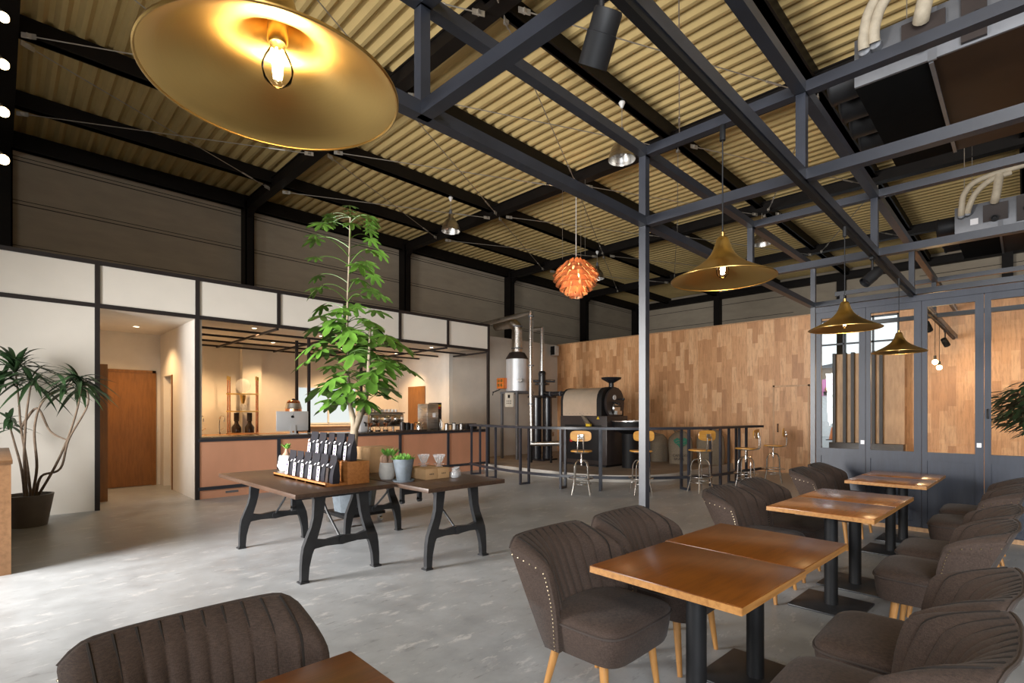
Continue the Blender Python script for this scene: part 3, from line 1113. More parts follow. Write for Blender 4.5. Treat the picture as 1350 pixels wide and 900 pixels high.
make_table('front varnished cafe table, the farther of the pushed-together pair', M['tabletop'], M['tableedge'], 0.66, 0.70, -0.045, (2.925, 1.045, 0))
make_table('middle cafe table with reflections tinted into its top, nearer of its pair', M['tabletop_sheen'], M['tableedge'], 0.66, 0.68, -0.035, (4.43, 1.035, 0))
make_table('middle cafe table with reflections tinted into its top, farther of its pair', M['tabletop_sheen'], M['tableedge'], 0.66, 0.68, -0.035, (5.10, 1.015, 0))
make_table('farthest cafe table row by the glass partition, nearer top', M['tabletop_sheen'], M['tableedge'], 0.65, 0.67, -0.02, (6.57, 0.995, 0))
make_table('farthest cafe table row by the glass partition, farther reddish top', M['tabletop_sheen'], M['tableedge'], 0.65, 0.67, -0.02, (7.24, 0.98, 0))
make_table('cafe table corner at the bottom edge, in front of the lone chair', M['tabletop'], M['tableedge'], 0.66, 0.70, -0.02, (0.405, 1.08, 0))

# ---------------------------------------------------------------- brass pendants, track and spots
TRACK_Y = 0.985
tr = thing('lighting_track', 'black lighting track fixed under the steel beam', 'lighting track', (0.0, TRACK_Y, Z1 - W / 2))
MB().box(-0.9, 7.88, -0.018, 0.018, -0.032, 0.0).build('rail', M['black'], tr, smooth=False)
MB().box(8.02, 13.1, -0.018, 0.018, -0.032, 0.0).build('rail', M['black'], tr, smooth=False)
for x in (-0.9, 7.87):
    MB().box(x - 0.01, x + 0.01, -0.02, 0.02, -0.035, 0.0).build('end_cap', M['rubber'], tr, smooth=False)

def make_pendant(label, loc):
    """loc: centre of the rim"""
    t = thing('brass_pendant', label, 'pendant lamp', loc, 0, 'brass cone pendants over the lounge tables')
    R = 0.240
    prof = [(R, 0.0), (R - 0.004, 0.005), (0.205, 0.020), (0.16, 0.042), (0.115, 0.068), (0.079, 0.096), (0.056, 0.124), (0.042, 0.152), (0.034, 0.178), (0.029, 0.196), (0.022, 0.206), (0.0, 0.208)]
    inn = [(max(0, r - 0.003), z - 0.004) for r, z in prof[::-1]]
    mb = MB()
    mb.lathe(prof + inn[:-1] + [(R, 0.0)], 96)
    mb.build('shade', M['brass'], t, ang=50)
    mb = MB()
    mb.tube([(R * math.cos(2 * PI * i / 72), R * math.sin(2 * PI * i / 72), 0.0) for i in range(72)], 0.0032, 6, closed=True)
    mb.build('rim', M['brassdark'], t)
    h = Z1 - W / 2 - 0.032 - loc[2]
    MB().lathe([(0.0, 0.23), (0.010, 0.23), (0.012, 0.205), (0, 0.205)], 12).build('cap', M['brassdark'], t)
    MB().cyl((0, 0, 0.225), (0, 0, h - 0.06), 0.0035, None, 8).build('cord', M['black'], t)
    MB().cyl((0, 0, h - 0.075), (0, 0, h), 0.014, None, 12).build('track_adapter', M['black'], t)
    MB().lathe([(0, 0.19), (0.02, 0.19), (0.02, 0.10), (0.016, 0.094), (0, 0.094)], 16).build('socket', M['brassdark'], t)
    b = MB()
    b.lathe([(0.012, 0.096), (0.014, 0.085), (0.026, 0.062), (0.031, 0.045), (0.026, 0.022), (0.012, 0.010), (0, 0.008)], 18)
    bo = b.build('bulb', M['glassware'], t)
    f = MB()
    for i in range(6):
        a = PI * i / 3
        f.cyl((0.007 * math.cos(a), 0.007 * math.sin(a), 0.025), (0.011 * math.cos(a), 0.011 * math.sin(a), 0.08), 0.0024, None, 5)
    f.build('filament', M['filament'], bo)
    return t
PEND = [((0.405, TRACK_Y + 0.10, 2.11), 'largest brass cone pendant seen from below at the upper left, bulb showing'),
        ((2.51, TRACK_Y + 0.065, 2.10), 'brass cone pendant over the front table with a starry bulb'),
        ((4.54, TRACK_Y - 0.015, 2.08), 'brass cone pendant over the middle table, before the leftmost glass panes'),
        ((6.69, TRACK_Y - 0.045, 2.08), 'smallest brass cone pendant over the far table')]
for lc, lb in PEND:
    make_pendant(lb, lc)
    point('pendant_bulb_light', (lc[0], lc[1], lc[2] + 0.035), 4.5, WARM, 0.02)

def make_spot(label, x, aim, drop=0.17, r=0.047, L=0.15, y=TRACK_Y):
    z = Z1 - W / 2 - 0.032
    t = thing('track_spotlight', label, 'spotlight', (x, y, z), 0, 'black spotlights on the lighting track')
    MB().box(-0.05, 0.05, -0.016, 0.016, -0.025, 0.0, 0.003).build('track_adapter', M['black'], t)
    MB().cyl((0, 0, -0.02), (0, 0, -drop + 0.03), 0.010, None, 12).build('arm', M['black'], t)
    d = Vector(aim).normalized()
    c = Vector((0, 0, -drop - 0.02))
    q = d.to_track_quat('Z', 'Y').to_matrix()
    mb = MB()
    mb.lathe([(0, -L * 0.45), (r * 0.86, -L * 0.45), (r * 0.94, -L * 0.41), (r * 0.94, -L * 0.05), (r, -L * 0.04), (r, L * 0.55), (r * 0.9, L * 0.55), (r * 0.86, L * 0.42), (0, L * 0.42)], 28, c, q)
    h = mb.build('head', M['black'], t)
    mb = MB()
    mb.lathe([(0, L * 0.43), (r * 0.8, L * 0.43), (r * 0.8, L * 0.425), (0, L * 0.425)], 20, c, q)
    mb.build('lens', M['glossblack'], h)
    return t
make_spot('large black track spotlight hanging at the top centre', 1.40, (0.25, 0.62, -0.85), 0.15, 0.05, 0.16)
make_spot('black track spotlight between the two middle pendants, tilted left', 5.62, (-0.5, 0.5, -0.6), 0.15, 0.05, 0.17)
make_spot('black track spotlight behind the glass, left of the hanging bulbs', 9.3, (0.7, -0.2, -0.7))
make_spot('black track spotlight behind the glass, right of the hanging bulbs', 11.6, (0.6, -0.3, -0.75))
spot('track_spot_beam', (9.36, TRACK_Y - 0.02, 2.55), 120, WARM2, 100, 0.8, (13.2, 0.3, 1.2))
spot('track_spot_beam', (11.65, TRACK_Y - 0.05, 2.55), 70, WARM2, 120, 0.8, (13.2, 0.0, 1.4))
for x, zb, lb in ((10.2, 2.22, 'bare bulb on a black cord behind the glass, left one'), (10.75, 2.17, 'bare bulb on a black cord behind the glass, right one')):
    t = thing('bare_bulb_pendant', lb, 'hanging bulb', (x, TRACK_Y, zb), 0, 'bare bulbs behind the glazed partition')
    MB().cyl((0, 0, 0.09), (0, 0, Z1 - W / 2 - 0.032 - zb), 0.004, None, 6).build('cord', M['black'], t)
    MB().cyl((0, 0, 0.04), (0, 0, 0.1), 0.017, None, 12).build('socket', M['black'], t)
    MB().ball((0, 0, 0), 0.04).build('bulb', M['bulb'], t)
    point('bare_bulb_light', (x, TRACK_Y, zb - 0.06), 10, WARM, 0.04)

# small silver high-bay lamps hung from the purlins
def make_highbay(label, x, y, zr, d=0.44):
    t = thing('highbay_lamp', label, 'pendant lamp', (x, y, zr), 0, 'silver high-bay lamps under the roof')
    R = d / 2
    prof = [(R, 0), (R * 0.97, 0.06), (R * 0.82, 0.17), (R * 0.55, 0.26), (R * 0.32, 0.30), (R * 0.26, 0.40), (0, 0.41)]
    inn = [(max(0, r - 0.006), z - 0.006) for r, z in prof[::-1]]
    MB().lathe(prof + inn[:-1] + [(R, 0)], 32).build('shade', M['stainless'], t, ang=50)
    MB().lathe([(0, 0.52), (0.03, 0.52), (0.045, 0.40), (0, 0.40)], 14).build('socket', M['galv'], t)
    MB().cyl((0, 0, 0.5), (0, 0, 6.50 - zr), 0.006, None, 8).build('cord', M['wire'], t)
    MB().lathe([(0, 0), (0.045, 0), (0.055, -0.02), (0.02, -0.10), (0, -0.11)], 16, (0, 0, 6.558 - zr)).build('ceiling_hook', M['white'], t)
    MB().ball((0, 0, 0.12), 0.05).build('bulb', M['white'], t)
make_highbay('silver high-bay lamp under the roof, above the tall indoor tree', 7.60, 9.66, 5.74)
make_highbay('silver high-bay lamp under the roof, just left of the tall steel post', 7.26, 4.70, 5.60)
make_highbay('silver high-bay lamp half hidden behind the copper artichoke lamp', 13.45, 9.62, 5.68)
make_highbay('silver high-bay lamp under the roof, right of the second brass pendant', 13.55, 4.68, 5.66)

# copper leaf lamp ("artichoke" of overlapping leaves)
al = thing('copper_leaf_lamp', 'large glowing copper lamp of overlapping leaves hung from the roof', 'pendant lamp', (8.97, 6.98, 4.44))
MB().cyl((0, 0, 0.4), (0, 0, 1.86), 0.009, None, 8).build('cord', M['white'], al)
MB().lathe([(0, 2.02), (0.10, 2.02), (0.10, 1.99), (0.055, 1.93), (0.03, 1.84), (0, 1.83)], 20).build('ceiling_canopy', M['white'], al)
mb = MB()
for a in (0.3, 2.4, 4.5):
    mb.cyl((0.30 * math.cos(a), 0.30 * math.sin(a), 0.36), (0.30 * math.cos(a), 0.30 * math.sin(a), 2.0), 0.003, None, 5)
mb.build('hanging_wires', M['wire'], al)
tiers = [(0.36, 0.17, 8), (0.285, 0.31, 10), (0.195, 0.41, 12), (0.095, 0.465, 12), (-0.015, 0.465, 12), (-0.125, 0.415, 11), (-0.23, 0.335, 10), (-0.32, 0.235, 8), (-0.395, 0.135, 6)]
for ti, (z, r, n) in enumerate(tiers):
    for i in range(n):
        a = 2 * PI * (i + 0.5 * (ti % 2)) / n
        half = 0.93 * PI / n
        tilt = 0.68 + 0.08 * ti                    # lower leaves hang steeper
        rows = []
        for q in range(5):
            s = q / 4
            rr = r * 1.08 * (0.66 + 0.36 * s)
            zz = 0.84 * z + 0.075 - tilt * 0.16 * s ** 1.3
            hw = half * (0.80 + 0.16 * s)
            rows.append([(rr * math.cos(a + hw * b) * (1 - 0.03 * b * b), rr * math.sin(a + hw * b) * (1 - 0.03 * b * b), zz - 0.012 * b * b) for b in (-1, -0.5, 0, 0.5, 1)])
        lf = MB()
        lf.grid(rows)
        bmesh.ops.solidify(lf.bm, geom=lf.bm.faces[:], thickness=0.003)
        lf.build('leaf', M['copperleaf'], al, ang=60)
MB().ball((0, 0, 0.0), 0.07).build('bulb', M['bulb'], al)
MB().cyl((0, 0, 0.03), (0, 0, 0.42), 0.03, None, 12).build('stem', M['chrome'], al)
MB().lathe([(0, -0.37), (0.06, -0.365), (0.09, -0.33), (0.05, -0.30), (0, -0.30)], 18).build('bottom_cup', M['copperleaf'], al)
point('copper_lamp_light', (8.97, 6.98, 4.50), 60, (1.0, 0.72, 0.44), 0.08)
point('copper_lamp_light', (8.97, 6.98, 4.22), 25, (1.0, 0.72, 0.44), 0.06)

# vertical string of four bulbs at the left edge
fs = thing('bulb_string', 'vertical string of four glowing bulbs at the left edge', 'string light', (0.02, 6.3, 3.6))
MB().cyl((-0.03, 0, 0.0), (-0.03, 0, 2.96), 0.008, None, 6).build('cord', M['black'], fs)
for z in (0.05, 0.465, 0.88, 1.29):
    b = MB().ball((0.01, 0, z), 0.042).build('bulb', M['bulb'], fs)
    MB().cyl((0.012, 0, z + 0.03), (-0.03, 0, z + 0.07), 0.016, None, 10).build('socket', M['black'], b)
# ---------------------------------------------------------------- display tables with cast-iron trestle legs
def leg_outline(side, n=10):
    c = [(0.74, 0.205, 0.105), (0.64, 0.215, 0.095), (0.54, 0.225, 0.085), (0.46, 0.245, 0.085), (0.38, 0.275, 0.095), (0.30, 0.302, 0.105), (0.23, 0.322, 0.088), (0.13, 0.338, 0.070), (0.03, 0.343, 0.062), (0.0, 0.345, 0.075)]
    L = [(side * (x - w / 2), z) for z, x, w in c]
    Rr = [(side * (x + w / 2), z) for z, x, w in c]
    return L, Rr

def make_display_table(label, loc, w, d, legs_y, legx):
    t = thing('display_table', label, 'table', loc, 0, 'display tables with cast-iron legs')
    o = MB().box(-w / 2, w / 2, -d / 2, d / 2, 0.735, 0.775, 0.004).build('tabletop', M['walnut'], t)
    s = (legx) / 0.345
    for y in legs_y:
        f = MB()
        for side in (-1, 1):
            L, Rr = leg_outline(side)
            for i in range(len(L) - 1):
                quad = [L[i], Rr[i], Rr[i + 1], L[i + 1]]
                f.prism([(u * s, v) for u, v in quad], lambda u, v, w_: (u, w_, v), y - 0.024, y + 0.024)
            f.box(side * 0.31 * s, side * 0.39 * s, y - 0.04, y + 0.04, 0, 0.012)
        # arched cross web
        up = [(-0.26, 0.36), (-0.15, 0.335), (-0.05, 0.345), (0.0, 0.35), (0.05, 0.345), (0.15, 0.335), (0.26, 0.36)]
        lo = [(0.32, 0.235), (0.25, 0.275), (0.15, 0.282), (0.05, 0.276), (0.0, 0.27), (-0.05, 0.276), (-0.15, 0.282), (-0.25, 0.275), (-0.32, 0.235)]
        f.prism([(u * s, v) for u, v in up + lo], lambda u, v, w_: (u, w_, v), y - 0.022, y + 0.022)
        f.cyl((0, y - 0.035, 0.31), (0, y + 0.035, 0.31), 0.036, None, 18)
        f.box(-0.27 * s, 0.27 * s, y - 0.03, y + 0.03, 0.705, 0.735)
        bmesh.ops.remove_doubles(f.bm, verts=f.bm.verts, dist=0.0004)
        f.build('trestle_leg', M['iron'], t, ang=30)
    y0, y1 = legs_y
    ym = (y0 + y1) / 2
    for yy, k_ in ((y0, 1), (y1, -1)):
        MB().tube([(0, yy, 0.31), (0.0, yy + k_ * 0.28, 0.52), (0, yy + k_ * 0.46, 0.72)], 0.011).build('tie_rod', M['iron'], t)
    h = MB()
    for dx in (-0.11, 0.11):
        h.box(dx - 0.02, dx + 0.02, ym - 0.02, ym + 0.02, 0.50, 0.735)
        h.cyl((dx - 0.02, ym, 0.50), (dx + 0.02, ym, 0.50), 0.026, None, 12)
    h.box(-0.11, 0.11, ym - 0.01, ym + 0.01, 0.57, 0.67)
    h.build('hanging_bracket', M['iron'], t, smooth=False)
    return t
make_display_table('left walnut display table carrying the tiered rack of coffee pouches', (2.175, 5.24, 0), 0.93, 2.06, (-0.90, 0.67), 0.34)
make_display_table('right walnut display table carrying plant pots and glass drippers', (3.14, 4.74, 0), 0.94, 2.06, (-0.84, 0.72), 0.34)

TZ = 0.775
rk = thing('display_rack', 'stepped cedar display rack on the left walnut table', 'display rack', (2.07, 4.44, TZ))
for i, (a, b) in enumerate(((0.0, 0.42), (0.423, 0.62), (0.623, 0.93), (0.933, 1.22))):
    MB().box(0.0, 0.21, a, b, 0, 0.022, 0.002).build('tray_board', M['redwood'], rk)
MB().box(0.0, 0.012, 0, 1.22, 0.0, 0.036, 0.002).build('tray_lip', M['redwood'], rk)
for i in range(4):
    MB().box(0.215, 0.44, i * 0.306, i * 0.306 + 0.303, 0, 0.212, 0.002).build('riser_box', M['redwood'], rk)

def make_pouch(label, loc, rot, plain_label=False):
    t = thing('coffee_pouch', label, 'coffee pouch', loc, rot, 'black coffee pouches on the cedar rack')
    mb = MB()
    w, dd, h = 0.080, 0.036, 0.255
    rows = []
    for z, sx, sy in ((0, 0.92, 0.9), (0.012, 1, 1), (0.07, 1.03, 1.05), (0.13, 1.03, 0.80), (0.175, 1.02, 0.42), (0.20, 1.01, 0.14), (h, 1.0, 0.07)):
        rows.append([(w * sx * u, dd * sy * v + 0.012 * (z / h), z) for u, v in ((-1, -0.9), (-0.5, -1.08), (0.5, -1.08), (1, -0.9), (1, 0), (1, 0.9), (0.5, 1.08), (-0.5, 1.08), (-1, 0.9), (-1, 0))])
    V = mb.grid(rows, True)
    mb.bm.faces.new(V[0][::-1])
    mb.bm.faces.new(V[-1])
    mb.build('bag', M['pouch'], t, ang=60)
    R = Euler((-0.10, 0, 0))
    lb = MB()
    lb.obox((-0.022, -0.0475, 0.074), (0.062, 0.0015, 0.135), R)
    lo = lb.build('label_card', M['darkbrown'] if plain_label else M['label'], t, smooth=False)
    ink = MB()
    if not plain_label:
        for q, (z, hh) in enumerate(((0.108, 0.024), (0.076, 0.016), (0.045, 0.020), (0.024, 0.008))):
            for dx in (-0.013, 0.0, 0.013):
                ink.obox((-0.022 + dx, -0.0492 + (z - 0.072) * 0.1, z), (0.010, 0.001, hh), R)
        ink.build('label_print', M['labelink'], lo, smooth=False)
    tg = MB()
    tg.obox((-0.050, -0.032, 0.165), (0.022, 0.0015, 0.024), Euler((-0.55, 0, 0.1)))
    tg.build('seal_tape', M['label'], t, smooth=False)
    tg = MB()
    tg.obox((0.060, -0.034, 0.155), (0.008, 0.0015, 0.026), Euler((-0.5, 0.5, 0)))
    tg.build('seal_tape', M['label'], t, smooth=False)
    return t
rowlab = 'black coffee pouch in the %s row of the cedar rack, %s'
pos_f = [0.985, 0.80, 0.615, 0.43, 0.25, 0.165]
names_f = ['leftmost', 'second from the left', 'third from the left', 'fourth from the left', 'second from the right', 'rightmost, dark card']
pos_r = [0.96, 0.765, 0.57, 0.375, 0.165]
names_r = ['leftmost', 'second from the left', 'in the middle', 'second from the right', 'rightmost']
first = make_pouch(rowlab % ('lower', names_f[0]), (2.07 + 0.105, 4.44 + pos_f[0], TZ + 0.0225), -PI / 2)
for p, nm in list(zip(pos_f, names_f))[1:5]:
    dup(first, (2.07 + 0.105, 4.44 + p, TZ + 0.0225), -PI / 2 + random.uniform(-0.05, 0.05), rowlab % ('lower', nm))
make_pouch(rowlab % ('lower', names_f[5]), (2.07 + 0.105, 4.44 + pos_f[5] - 0.10, TZ + 0.0225), -PI / 2 - 0.1, True)
for p, nm in zip(pos_r, names_r):
    dup(first, (2.07 + 0.30, 4.44 + p - 0.06, TZ + 0.2125), -PI / 2 + random.uniform(-0.15, 0.15), rowlab % ('upper', nm))

# pots on the display tables
def pot(t, prof, m, soil_r, soil_z, n=28):
    MB().lathe(prof, n).build('pot', m, t, ang=50)
    MB().lathe([(0, soil_z), (soil_r, soil_z), (soil_r, soil_z - 0.01), (0, soil_z - 0.01)], n).build('soil', M['soil'], t)

def leaf_quad(mb, p, d, up, L, w, fold=0.12, droop=0.0, seg=4):
    d = d.normalized()
    s = d.cross(up)
    if s.length < 1e-3:
        s = Vector((1, 0, 0))
    s.normalize()
    n = s.cross(d)
    rows = []
    for i in range(seg + 1):
        q = i / seg
        ww = w * (math.sin(PI * (0.08 + 0.92 * q) ** 0.8) if q < 1 else 0.02)
        c = p + d * (L * q) - Vector((0, 0, 1)) * droop * q * q
        rows.append([c - s * ww + n * ww * fold * 2, c, c + s * ww + n * ww * fold * 2])
    mb.grid(rows)

def rosette_plant(mb, c, r, n, L, w, rnd):
    for i in range(n):
        a = rnd.uniform(0, 2 * PI)
        q = rnd.random() ** 0.5
        p = Vector((c[0] + r * q * math.cos(a), c[1] + r * q * math.sin(a), c[2]))
        el = rnd.uniform(0.5, 1.4) * (1.1 - 0.3 * q)
        b = a + rnd.uniform(-0.7, 0.7)
        d = Vector((math.cos(b) * math.cos(el), math.sin(b) * math.cos(el), math.sin(el)))
        leaf_quad(mb, p, d, Vector((0, 0, 1)), L * rnd.uniform(0.6, 1.1), w, 0.2, 0.004)

rnd = random.Random(3)
t = thing('potted_succulent', 'white angular pot with a small green caudex plant at the left end of the table', 'potted plant', (2.37, 6.08, TZ))
pot(t, [(0, 0), (0.075, 0), (0.105, 0.055), (0.082, 0.175), (0.072, 0.175), (0.072, 0.15), (0, 0.15)], M['white'], 0.072, 0.155, 8)
MB().lathe([(0, 0.255), (0.014, 0.25), (0.022, 0.21), (0.045, 0.18), (0.05, 0.155), (0, 0.15)], 14).build('caudex', M['bulbous'], t)
mb = MB()
rosette_plant(mb, (0, 0, 0.245), 0.012, 16, 0.085, 0.016, rnd)
mb.build('foliage', M['succulent'], t, recalc=False)
t = thing('succulent_bowl', 'pale bowl of low green succulents behind the lower pouches', 'potted plant', (2.80, 6.02, TZ))
pot(t, [(0, 0), (0.09, 0), (0.115, 0.16), (0.12, 0.185), (0.108, 0.185), (0.10, 0.16), (0, 0.15)], M['bluepot'], 0.104, 0.170, 8)
mb = MB()
rosette_plant(mb, (0, 0, 0.17), 0.09, 110, 0.055, 0.009, rnd)
mb.build('foliage', M['succulent'], t, recalc=False)
t = thing('potted_caudex_plant', 'cement pot with a fat-stemmed caudex plant behind the blue-grey pot', 'potted plant', (2.775, 4.56, TZ))
pot(t, [(0, 0), (0.062, 0), (0.078, 0.03), (0.081, 0.09), (0.071, 0.168), (0.062, 0.168), (0.060, 0.15), (0, 0.14)], M['concpot'], 0.062, 0.155)
mb = MB()
for i in range(5):
    a = 2 * PI * i / 5
    mb.tube(bez((0.035 * math.cos(a), 0.035 * math.sin(a), 0.145), (0.07 * math.cos(a), 0.07 * math.sin(a), 0.24), (0.012 * math.cos(a), 0.012 * math.sin(a), 0.245), 5), [0.026, 0.026, 0.023, 0.019, 0.014, 0.008], 8)
mb.build('caudex', M['bulbous'], t)
mb = MB()
rosette_plant(mb, (0.02, -0.01, 0.235), 0.05, 34, 0.10, 0.018, rnd)
mb.build('foliage', M['succulent'], t, recalc=False)
t = thing('potted_echeveria', 'blue-grey cement pot of bright succulents on a saucer', 'potted plant', (2.80, 4.30, TZ))
MB().lathe([(0, 0), (0.100, 0), (0.108, 0.016), (0.098, 0.016), (0.092, 0.008), (0, 0.008)], 32).build('saucer', M['bluepot'], t)
pot(t, [(0, 0.009), (0.066, 0.009), (0.100, 0.200), (0.102, 0.218), (0.090, 0.218), (0.085, 0.2), (0, 0.195)], M['bluepot'], 0.087, 0.205)
mb = MB()
rosette_plant(mb, (0, 0, 0.20), 0.078, 130, 0.075, 0.013, rnd)
mb.build('foliage', M['succulent'], t, recalc=False)
# boxes and glassware
def kraft_box(label, loc, sx, sy, sz, marks=True, grp=None):
    t = thing('kraft_box', label, 'box', loc, 0, grp)
    MB().box(0, sx, 0, sy, 0, sz, 0.002).build('carton', M['kraft'], t)
    ln = MB()
    ln.box(0.003, sx - 0.003, sy / 2 - 0.001, sy / 2 + 0.001, sz - 0.0003, sz + 0.0006)
    ln.build('lid_seam', M['darkprint'], t, smooth=False)
    if marks:
        mb = MB()
        for q in (-0.022, -0.008, 0.006, 0.020):
            mb.box(sx / 2 + q - 0.004, sx / 2 + q + 0.005, -0.001, 0.0006, sz * 0.45, sz * 0.55)
        mb.build('stamp', M['darkprint'], t, smooth=False)
    return t
kraft_box('small kraft box under the glass drippers, left of the pair', (3.00, 4.21, TZ), 0.145, 0.36, 0.105, True, 'low kraft boxes under the drippers')
kraft_box('small kraft box under the glass drippers, right of the pair', (3.15, 4.21, TZ), 0.145, 0.36, 0.105, True, 'low kraft boxes under the drippers')
kraft_box('tall kraft box standing behind the cedar rack', (2.90, 5.12, TZ), 0.30, 0.30, 0.28, False)
kraft_box('small kraft box peeking out behind the blue-grey pot', (3.06, 4.86, TZ), 0.16, 0.16, 0.15, False)

def make_dripper(label, loc):
    t = thing('glass_dripper', label, 'coffee dripper', loc, 0, 'glass drippers on the kraft boxes')
    mb = MB()
    mb.lathe([(0.018, 0.03), (0.026, 0.04), (0.064, 0.125), (0.061, 0.125), (0.022, 0.04), (0.016, 0.034)], 20)
    mb.build('cone', M['glintglass'], t)
    rb = MB()
    for i in range(10):
        a = 2 * PI * i / 10
        rb.cyl((0.027 * math.cos(a), 0.027 * math.sin(a), 0.042), (0.063 * math.cos(a), 0.063 * math.sin(a), 0.122), 0.0022, None, 5)
    rb.build('ribs', M['white'], t)  # ribs coloured white, standing in for glints on the glass
    MB().lathe([(0, 0.024), (0.058, 0.024), (0.060, 0.030), (0, 0.030)], 24).build('collar', M['glintglass'], t)
    MB().lathe([(0, 0), (0.038, 0), (0.040, 0.006), (0.022, 0.014), (0.022, 0.024), (0, 0.024)], 20).build('foot', M['glintglass'], t)
    return t
d1 = make_dripper('glass coffee dripper on the kraft boxes, taller left one', (3.165, 4.48, TZ + 0.1055))
dd = dup(d1, (3.275, 4.36, TZ + 0.1055), 0.5, 'glass coffee dripper on the kraft boxes, right one')
for i, (x, y) in enumerate(((3.30, 4.13), (3.385, 4.20))):
    t = thing('glass_server', 'small clear glass coffee server beside the kraft boxes, %s one' % ('left', 'right')[i], 'glass server', (x, y, TZ), 0, 'glass servers on the right display table')
    MB().lathe([(0, 0.003), (0.034, 0.003), (0.043, 0.02), (0.042, 0.05), (0.026, 0.085), (0.034, 0.105), (0.031, 0.105), (0.023, 0.085), (0.039, 0.05), (0.040, 0.02), (0.032, 0.006), (0, 0.006)], 22).build('jug', M['glintglass'], t)
    MB().tube(bez((0.035, 0, 0.09), (0.085, 0, 0.06), (0.04, 0, 0.03), 8), 0.004).build('handle', M['glassware'], t)
    MB().lathe([(0.0255, 0.083), (0.0285, 0.083), (0.0285, 0.090), (0.0255, 0.090), (0.0255, 0.083)], 20).build('neck_band', M['stainless'], t)

# ---------------------------------------------------------------- tall indoor tree on a wheeled stand
tp = thing('indoor_tree', 'tall indoor tree with lobed leaves in a blue-grey pot behind the display tables', 'tree', (3.33, 6.28, 0))
MB().lathe([(0, 0.16), (0.25, 0.16), (0.33, 0.70), (0.335, 0.74), (0.30, 0.74), (0.29, 0.68), (0, 0.66)], 8, (0, 0, 0), Matrix.Rotation(0.39, 3, 'Z')).build('pot', M['bluepot'], tp, ang=20)
MB().lathe([(0, 0.69), (0.285, 0.69), (0.28, 0.67), (0, 0.67)], 8, (0, 0, 0), Matrix.Rotation(0.39, 3, 'Z')).build('soil', M['soil'], tp)
dl = MB()
dl.box(-0.29, 0.29, -0.29, 0.29, 0.115, 0.155, 0.004)
dl = dl.build('wheeled_stand', M['black'], tp)
for sx in (-1, 1):
    for sy in (-1, 1):
        mb = MB()
        mb.cyl((sx * 0.24 - 0.016, sy * 0.24, 0.042), (sx * 0.24 + 0.016, sy * 0.24, 0.042), 0.042, None, 18)
        mb.box(sx * 0.24 - 0.022, sx * 0.24 + 0.022, sy * 0.24 - 0.016, sy * 0.24 + 0.016, 0.06, 0.115)
        mb.build('caster', M['chrome'], dl)
mb = MB()
trunk = spline([(0.0, 0.0, 0.66), (-0.02, 0.02, 0.95), (0.0, 0.0, 1.25), (-0.05, 0.03, 1.6), (-0.07, 0.05, 2.2), (-0.07, 0.05, 2.9), (-0.05, 0.04, 3.5), (-0.04, 0.03, 4.02)], 5)
nr = len(trunk)
mb.tube(trunk, [max(0.013, 0.085 - 0.075 * min(1, i / (nr * 0.55))) + (0.012 if i < 6 else 0) for i in range(nr)], 12)
br = spline([(0.0, 0.0, 1.22), (0.07, -0.05, 1.45), (0.13, -0.10, 1.75), (0.15, -0.12, 2.2), (0.16, -0.13, 2.55)], 5)
mb.tube(br, [0.042 * (1 - i / len(br)) + 0.010 for i in range(len(br))], 10)
mb.build('trunk', M['bark'], tp)

def palmate(mb, c, d, up, size, lobes=5, droop=0.25):
    """lobed leaf starting at its stalk end c, midrib along d"""
    d = d.normalized()
    s = d.cross(up)
    if s.length < 1e-3:
        s = Vector((1, 0, 0))
    s.normalize()
    n = s.cross(d).normalized()
    base = c + d * size * 0.14 - n * size * 0.03
    ctr = mb._v(base)
    ring = []
    K = lobes
    span = math.radians(132)
    for i in range(K):
        a = -span + 2 * span * i / (K - 1)
        Ll = size * (0.62 - 0.20 * abs(a) / span)
        for j, (fa, fr) in enumerate(((-0.45, 0.50), (-0.25, 0.82), (0.0, 1.0), (0.25, 0.82), (0.45, 0.50))):
            if i == 0 and j == 0 or i == K - 1 and j == 4:
                pass
            aa = a + fa * (2 * span / (K - 1))
            rr = Ll * fr
            p = base + (d * math.cos(aa) + s * math.sin(aa)) * rr - n * (droop * rr * rr / size) - Vector((0, 0, 1)) * 0.12 * rr * fr
            ring.append(mb._v(p))
    for a, b in zip(ring[:-1], ring[1:]):
        mb.bm.faces.new((ctr, a, b))

